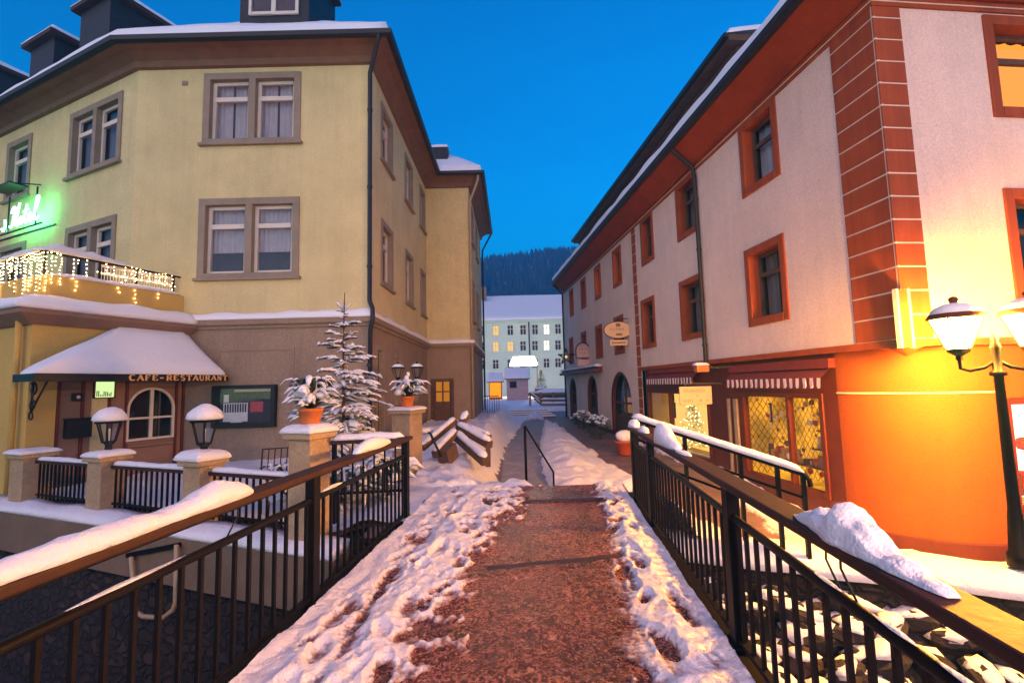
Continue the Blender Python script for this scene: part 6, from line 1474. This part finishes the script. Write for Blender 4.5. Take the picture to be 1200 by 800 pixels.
mb = MB(); P = lambda x, z, o: cc+V((x, -.004+o, z)); scribble(mb, P, -rx*.55, rx*.55, -.02, .10, 5); mb.box(cc+V((0, -.005, rz*.62)), (.16, .02, .12)); mb.box(cc+V((.02, -.005, -rz*.55)), (.22, .02, .07)); mb.build('faded_writing', 'hut_wood', t)
mb = MB(); mb.box(cc+V((0, .02, -rz-.17)), (rx*1.25, .04, .2)); mb.build('lower_plate', 'sign_cream', t); mb = MB(); mb.box(cc+V((0, -.004, -rz-.17)), (rx*1.0, .01, .05)); mb.build('plate_writing', 'hut_wood', t)
Ya = 23; c1 = atY(683, 411, Ya); t = thing('arched_sign', c1, 'pale arched iron sign above the shop lintel next to the star', 'sign')
mb = MB(); n = 16; w_, h = 7.5/560*Ya, 9/560*Ya
mb.poly([c1+V((-w_, 0, -h))]+[c1+V((-w_*math.cos(math.pi*k/n), 0, h*.1+h*.9*math.sin(math.pi*k/n))) for k in range(n+1)]+[c1+V((w_, 0, -h))]); mb.build('plate', 'hut_pink', t)
mb = MB(); mb.tube([c1+V((-w_*1.08, -.02, -h))]+[c1+V((-w_*1.08*math.cos(math.pi*k/n), -.02, h*.1+h*.97*math.sin(math.pi*k/n))) for k in range(n+1)]+[c1+V((w_*1.08, -.02, -h*1.1))], .03, 5); mb.beam(c1+V((w_, 0, h*.2)), c1+V((w_+.35, 0, h*.2)), .04, .04); mb.beam(c1+V((-w_, -.021, -h*.9)), c1+V((w_, -.021, -h*.9)), .04, .04); mb.build('iron_frame', 'metal_dark', t)
mb = MB(); P = lambda x, z, o: c1+V((x, -.006+o, z)); scribble(mb, P, -w_*.6, w_*.6, .05, .09, 8); scribble(mb, P, -w_*.5, w_*.5, -.15, .08, 9); mb.build('faded_writing', 'ink', t)
mb = MB(); mb.box(c1+V((0, 0, -h-.2)), (w_*1.7, .04, .3)); mb.build('lower_plate', 'hut_pink', t)
Ys = 25; c1 = atY(663.5, 418, Ys); t = thing('star_ornament', c1, 'dark outline star ornament hung at the far corner of the town house', 'star')
mb = MB(); P_ = [c1+V((math.sin(6.283*k/10)*(.44 if k % 2 == 0 else .15), 0, math.cos(6.283*k/10)*(.44 if k % 2 == 0 else .15))) for k in range(11)]
for a, b in zip(P_, P_[1:]): mb.beam(a, b, .035, .06)
for k in range(0, 10, 2): mb.beam(c1, P_[k], .02, .03)
mb.build('star_frame', 'metal_dark', t); mb = MB(); mb.beam(c1+V((.15, .04, .1)), c1+V((.62, .04, .1)), .03, .03); mb.build('bracket', 'metal_dark', t)
mb = MB(); mb.blob(c1, (.07, .05, .07), 1, 0); mb.build('bulb', 'lit_pale', t)

# evergreens and pot at the house foot
for px, Y, r_, h_, sd, lab in ((684, 21.6, .55, .75, 41, 'dark round evergreen with snow farther down the lane by the arched windows'), (700, 18.2, .52, .85, 42, 'dark round evergreen with snow nearer to the arched door')):
    p = atY(px, 500, Y); p.z = H(p.x, p.y)+.05; t = thing('evergreen_bush', p, lab, 'shrub'); mb = MB(); mbs = MB(); rr = random.Random(sd)
    for k in range(900):
        d = V((rr.gauss(0, 1), rr.gauss(0, 1), rr.gauss(0, 1))).normalized(); q = p+V((d.x*r_, d.y*r_, h_*.5+d.z*h_*.5))*1*1; q = p+V((d.x*r_*rr.uniform(.6, 1.05), d.y*r_*rr.uniform(.6, 1.05), h_*.5+d.z*h_*.5*rr.uniform(.6, 1.05))); e = V((rr.uniform(-1, 1), rr.uniform(-1, 1), rr.uniform(-1, 1))).normalized()*.05; r2_ = d.cross(e).normalized()*.025; mb.quad(q-r2_, q+e*.2+r2_*.2, q+e+d*.05, q-e*.3+r2_)
        if d.z > .35 and k % 7 == 0: mbs.blob(q+d*.02, (.08, .07, .045), k, .4, 7, 4)
    mb.build('foliage', 'leaf_dark', t); mbs.build('snow_load', 'snow', t, smooth=True); mb = MB(); mb.tube([p-V((0, 0, .1)), p+V((0, 0, h_*.6))], .04, 6); mb.build('stem', 'bark', t)
p = atY(732, 524, 14.6); p.z = H(p.x, p.y)+.02; t = thing('flower_pot', p, 'red flower pot with a rounded snow cap beside the bridge railing end', 'flower pot')
mb = MB(); pot(mb, p, .26, .42); mb.build('pot', 'red_pot', t, smooth=True); mb = MB(); mb.blob(p+V((0, 0, .55)), (.25, .25, .19), 4, .25, 14, 9); mb.build('snow_cap', 'snow', t, smooth=True); mb = MB(); [mb.tube([p+V((0, 0, .4)), p+V((.22*math.cos(k), .22*math.sin(k), .58))], .012, 4) for k in range(7)]; mb.build('twigs', 'leaf_dark', t)

# ------------------------------------------------------------------ end of the lane: steps, railing, market square, far house, hill
t = thing('stone_steps', (1.2, 28, -.3), 'low snowy stone steps leading up to the square', 'steps')
xa, xb = atY(588, 490, 28).x, atY(652, 490, 28).x
mb = MB()
for k in range(4): mb.hexa([V((x, y, z)) for z in (-.6, -.22+.10*k) for x, y in ((xa-.12*k*0, 28+.42*k), (xb-.15*k, 28+.42*k), (xb-.15*k, 34.2), (xa, 34.2))])
mb.build('tread', 'hut_wood', t, bevel=.01)
mb = MB()
for k in range(4): z = -.22+.10*k+.002; y0 = 28+.42*k+(.05); y1 = 28+.42*(k+1) if k < 3 else 34.3; snow_quad(mb, V((xa, y0+.06, z)), V((xb-.15*k, y0+.06, z)), V((xb-.15*k, y1, z)), V((xa, y1, z)), .07, 20, 5, k, .1, .1)
mb.build('snow_cap', 'snow', t, smooth=True)
t = thing('stair_railing', (-1, 24, .1), 'dark vertical bar railing by the stair at the rear wing corner', 'railing')
xa, xb = atY(566, 480, 24).x, atY(585, 480, 24).x; zl_, zh_ = .14, atY(580, 464, 24).z
mb = MB(); mb.beam(V((xa, 24, zh_)), V((xb, 24, zh_)), .04, .04); mb.build('handrail', 'metal_dark', t)
for k in range(8): x = xa+(xb-xa)*k/7; mb = MB(); mb.box((x, 24, (zl_+zh_)/2), (.025, .025, zh_-zl_-.04)); mb.build('baluster', 'metal_dark', t)
t = thing('low_brick_wall', (-1, 23.6, -.3), 'low dark brick wall below the bar railing', 'wall')
mb = MB(); mb.box(((xa+xb)/2, 24, -.28), (xb-xa+.2, .3, .84)); mb.build('brickwork', 'red_plinth', t, bevel=.01)
mb = MB(); snow_quad(mb, V((xa-.1, 23.84, .142)), V((xb+.1, 23.84, .142)), V((xb+.1, 24.16, .142)), V((xa-.1, 24.16, .142)), .06, 10, 5, 1, .1, .1); mb.build('snow_cap', 'snow', t, smooth=True)
def hut(pl, pr, pbase, ptop, Y, wallm, label, name='market_hut', lit=None, win=True, depth=3.0):
    a, b = atY(pl, pbase, Y), atY(pr, pbase, Y); z0, z1 = .05, atY((pl+pr)/2, ptop, Y).z; zw = z0+(z1-z0)*.66; x0, x1 = a.x, b.x
    t = thing(name, ((x0+x1)/2, Y, z0), label, 'market hut'); mb = MB(); mb.hexa([V((x, y, z)) for z in (z0, zw) for x, y in ((x0, Y), (x1, Y), (x1, Y+depth), (x0, Y+depth))]); mb.build('wall', wallm, t)
    mb = MB(); o = .22; ridge = Y+depth/2
    mb.hexa([V((x0-o, Y-o, zw-.06)), V((x1+o, Y-o, zw-.06)), V((x1+o, ridge, z1-.12)), V((x0-o, ridge, z1-.12)), V((x0-o, Y-o, zw+.03)), V((x1+o, Y-o, zw+.03)), V((x1+o, ridge, z1-.03)), V((x0-o, ridge, z1-.03))]); mb.hexa([V((x0-o, ridge, z1-.12)), V((x1+o, ridge, z1-.12)), V((x1+o, Y+depth+o, zw-.06)), V((x0-o, Y+depth+o, zw-.06)), V((x0-o, ridge, z1-.03)), V((x1+o, ridge, z1-.03)), V((x1+o, Y+depth+o, zw+.03)), V((x0-o, Y+depth+o, zw+.03))]); rf = mb.build('roof', 'hut_wood', t)
    mb = MB(); snow_quad(mb, V((x0-o, Y-o, zw+.035)), V((x1+o, Y-o, zw+.035)), V((x1+o, ridge+.05, z1-.02)), V((x0-o, ridge+.05, z1-.02)), .20, 12, 8, x0, .2, .2); mb.build('snow_cap', 'snow_roof', rf, smooth=True)
    if win:
        cx = x0+(x1-x0)*.30; zc = z0+(zw-z0)*.72; mb = MB(); mb.box((cx, Y-.01, zc), (.75, .06, .7)); mb.build('hatch', 'room_dark', t)
    if lit: mb = MB(); mb.quad(V((x0+.1, Y-.02, z0+.2)), V((x1-.1, Y-.02, z0+.2)), V((x1-.1, Y-.02, zw-.1)), V((x0+.1, Y-.02, zw-.1))); mb.build('lit_front', lit, t)
    return t
hut(594, 619.5, 464, 431, 52, 'hut_pink', 'pinkish plank market hut under blue snow with one small dark hatch')
hut(573, 588, 459, 437, 56, 'hut_wood', 'market stall with glowing orange lit front beside the pink hut', lit=emit('stall_glow', (1, .27, .006), .5), win=False)
Yt = 62; xa, xb = atY(597, 422, Yt).x, atY(630, 422, Yt).x; za, zb2 = atY(613, 427.5, Yt).z, atY(613, 417.5, Yt).z
t = thing('stall_canopy', ((xa+xb)/2, Yt, 0), 'glowing cream market canopy on posts behind the pink hut', 'canopy')
mb = MB(); mb.hexa([V((xa, Yt, za)), V((xb, Yt, za)), V((xb, Yt+3, za)), V((xa, Yt+3, za)), V((xa+.5, Yt+.6, zb2)), V((xb-.4, Yt+.6, zb2)), V((xb-.4, Yt+2.4, zb2)), V((xa+.5, Yt+2.4, zb2))]); mb.build('cover', emit('canopy_glow', (1, .82, .58), 9), t)
for x in (xa+.1, xb-.1, (xa+xb)/2): mb = MB(); mb.box((x, Yt+.1, za/2), (.1, .1, za)); mb.build('leg', 'hut_wood', t)
p = atY(633, 457, 50); p.z = .02; t = thing('wooden_planter', p, 'tall wooden planter box with snow near the market hut', 'planter'); mb = MB(); mb.add([p+V((s*.40, u*.35, 0)) for s, u in ((-1, -1), (1, -1), (1, 1), (-1, 1))]+[p+V((s*.55, u*.5, 1.15)) for s, u in ((-1, -1), (1, -1), (1, 1), (-1, 1))], [(0, 3, 2, 1), (4, 5, 6, 7), (0, 1, 5, 4), (1, 2, 6, 5), (2, 3, 7, 6), (3, 0, 4, 7)]); mb.build('box', 'hut_wood', t); mb = MB(); mb.blob(p+V((0, 0, 1.2)), (.6, .5, .16), 2, .3, 12, 6); mb.build('snow_cap', 'snow', t, smooth=True)
t = thing('timber_barrier', (4, 36, .1), 'long snow topped timber barrier stepping down beside the square', 'barrier')
def tb_(pa, pb, Y, w_=.25): 
    a, b = atY(*pa, Y), atY(*pb, Y); mb = MB(); mb.beam(a, b, w_, .16); o = mb.build('beam', 'hut_wood', t); mb = MB(); snow_ridge(mb, [a+V((0, 0, .08)), b+V((0, 0, .08))], .15, .13, a.x, step=.2, amp=.3, taper=.1); mb.build('snow_cap', 'snow', o, smooth=True)
tb_((619, 462), (668, 461), 37); tb_((634, 469), (668, 469), 36); tb_((622, 462), (634, 470), 36.5); tb_((626, 467), (634, 473.5), 36); tb_((634, 474), (668, 474), 35.6)
for px in (621, 634, 648): a = atY(px, 462, 36.3); mb = MB(); mb.box((a.x, 36.3, a.z/2), (.14, .14, a.z+.3)); mb.build('post', 'hut_wood', t)
# lit christmas tree on the square
p = atY(634, 447, 64); p.z = 0; t = thing('market_tree', p, 'small conifer with lights standing behind the planter on the square', 'tree'); mb = MB(); mbb = MB(); rr = random.Random(6)
for k in range(700):
    z = rr.random()**1.3; q = (1-z)*1.15*rr.random()**.4; a = rr.random()*6.283; c_ = p+V((q*math.cos(a), q*math.sin(a), .4+z*3.2)); d = V((math.cos(a), math.sin(a), -.35))*.3; r_ = V((-d.y, d.x, 0)).normalized()*.06; mb.quad(c_-r_, c_+r_, c_+d+r_*.2, c_+d-r_*.2)
    if k % 12 == 0: s = .05; mbb.add([c_+d+V((s, 0, 0)), c_+d+V((-s, 0, 0)), c_+d+V((0, 0, s)), c_+d+V((0, -s, 0))], [(0, 2, 3), (2, 1, 3), (0, 1, 2), (0, 3, 1)])
mb.build('foliage', 'needles', t); mbb.build('lights', 'lit_pale', t)['kind'] = 'stuff'; mb = MB(); mb.tube([p, p+V((0, 0, 3))], [.1, .03], 6); mb.build('trunk', 'bark', t)
# snowed-up parked mounds on the square
for px, Y, sx, lab in ((650, 46, 1.3, 'snow covered hedge mound behind the timber barrier'),):
    p = atY(px, 458, Y); p.z = 0; t = thing('snowy_hedge', p, lab, 'hedge'); mb = MB(); mb.blob(p+V((0, 0, .45)), (sx*1.6, .8, .6), 3, .3, 16, 8); mb.build('foliage', 'leaf_dark', t); mb = MB(); mb.blob(p+V((0, 0, .72)), (sx*1.55, .8, .52), 3.4, .3, 16, 8); mb.build('snow_cap', 'snow', t, smooth=True)
# far house
YF = 80; fz = lambda py: atY(612, py, YF).z; xL, xR = -24, 34
t = thing('far_house', (5, YF, 0), 'long pale green three storey house with blue snow roof closing the square', 'house')
FW = Wall((xL, YF), (xR, YF)); hh = []
cols = [547, 564.5, 581, 598, 613, 627, 640.5, 654, 668, 682]; 
rows_ = [(381, 392, {581: 'lit_pale', 640.5: 'lit_white'}), (400, 411, {581: 'lit_pale', 598: 'lit_pale', 640.5: 'lit_white'}), (421, 431, {})]
for ya, yb, lit in rows_:
    for c_ in cols:
        z0, z1 = fz(yb), fz(ya); u = atY(c_, (ya+yb)/2, YF).x-xL; hh.append((u-.5, u+.5, z0, z1, .3)); mb = MB()
        for q in ((u-.62, u-.5, z0-.1, z1+.1), (u+.5, u+.62, z0-.1, z1+.1), (u-.5, u+.5, z0-.14, z0), (u-.5, u+.5, z1, z1+.1)): FW.box(mb, *q, -.02, .06)
        o = mb.build('window', 'stone_frame' if False else 'facade_far', t); mb = MB(); FW.box(mb, u-.06, u+.06, z0, z1, -.12, -.05); FW.box(mb, u-.5, u+.5, z0+(z1-z0)*.6, z0+(z1-z0)*.6+.1, -.121, -.051); FW.box(mb, u-.5, u-.43, z0, z1, -.12, -.05); FW.box(mb, u+.43, u+.5, z0, z1, -.12, -.05); mb.build('sash', 'white_paint', o)
        mb = MB(); mb.quad(FW.P(u-.5, z0, -.15), FW.P(u+.5, z0, -.15), FW.P(u+.5, z1, -.15), FW.P(u-.5, z1, -.15)); mb.build('pane', lit.get(c_, 'room_dark'), o)
mb = MB(); FW.sheet(mb, 0, xR-xL, -.2, fz(377), hh); mb.build('wall', ['facade_far', 'room_dark'], t)
mb = MB(); sweep(mb, [(xL, YF), (xR, YF)], [(0, fz(413)), (.12, fz(413)), (.12, fz(413)+.3), (0, fz(413)+.35)]); sweep(mb, [(xL, YF), (xR, YF)], [(0, fz(378)), (.3, fz(378)+.1), (.5, fz(377)+.3), (0, fz(377)+.4)]); mb.build('cornice', 'facade_far', t)
zE, zRd = fz(376)+.1, atY(612, 347.5, YF+9).z
mb = MB(); mb.quad(V((xL, YF-.5, zE)), V((xR, YF-.5, zE)), V((xR, YF+9, zRd)), V((xL, YF+9, zRd))); mb.quad(V((xL, YF+18, zE)), V((xR, YF+18, zE)), V((xR, YF+9, zRd-.01)), V((xL, YF+9, zRd-.01))); rf = mb.build('roof', 'tile_dark', t)
mb = MB(); snow_quad(mb, V((xL, YF-.6, zE+.05)), V((xR, YF-.6, zE+.05)), V((xR, YF+9, zRd+.05)), V((xL, YF+9, zRd+.05)), .35, 90, 14, 2, .6, .6, amp=.25, freq=.4); mb.build('snow_cap', 'snow_roof', rf, smooth=True)
mb = MB(); mb.box((atY(567, 348, YF+6).x, YF+6, zRd+.2), (.9, .9, 2.2)); mb.build('chimney', 'plaster_brown', rf)
mb = MB(); x = atY(620, 395, YF).x; mb.tube([V((x, YF-.2, fz(377))), V((x, YF-.2, fz(416)))], .12, 6); mb.build('downpipe', 'gutter', t)
mb = MB(); mb.box((xL, YF+9, zE/2), (.1, 18, zE)); mb.box((xR, YF+9, zE/2), (.1, 18, zE)); mb.build('gable_wall', 'facade_far', t)

# ------------------------------------------------------------------ evening haze between here and the hill
m, nt, out = new_mat('haze_air'); pv = nt.nodes.new('ShaderNodeVolumePrincipled'); pv.inputs['Color'].default_value = (.02, .42, 1, 1); pv.inputs['Density'].default_value = .0021; pv.inputs['Anisotropy'].default_value = 0
nt.links.new(pv.outputs[0], out.inputs['Volume'])
mb = MB(); mb.hexa([V((x, y, z)) for z in (-4.2, 175) for x, y in ((-1000, -150), (1000, -150), (1000, 1000), (-1000, 1000))])
tag(mb.build('haze', m), 'thin blue evening haze in front of the wooded hill', 'haze', kind='stuff')
sc.cycles.volume_bounces = 0; sc.cycles.volume_step_rate = 10
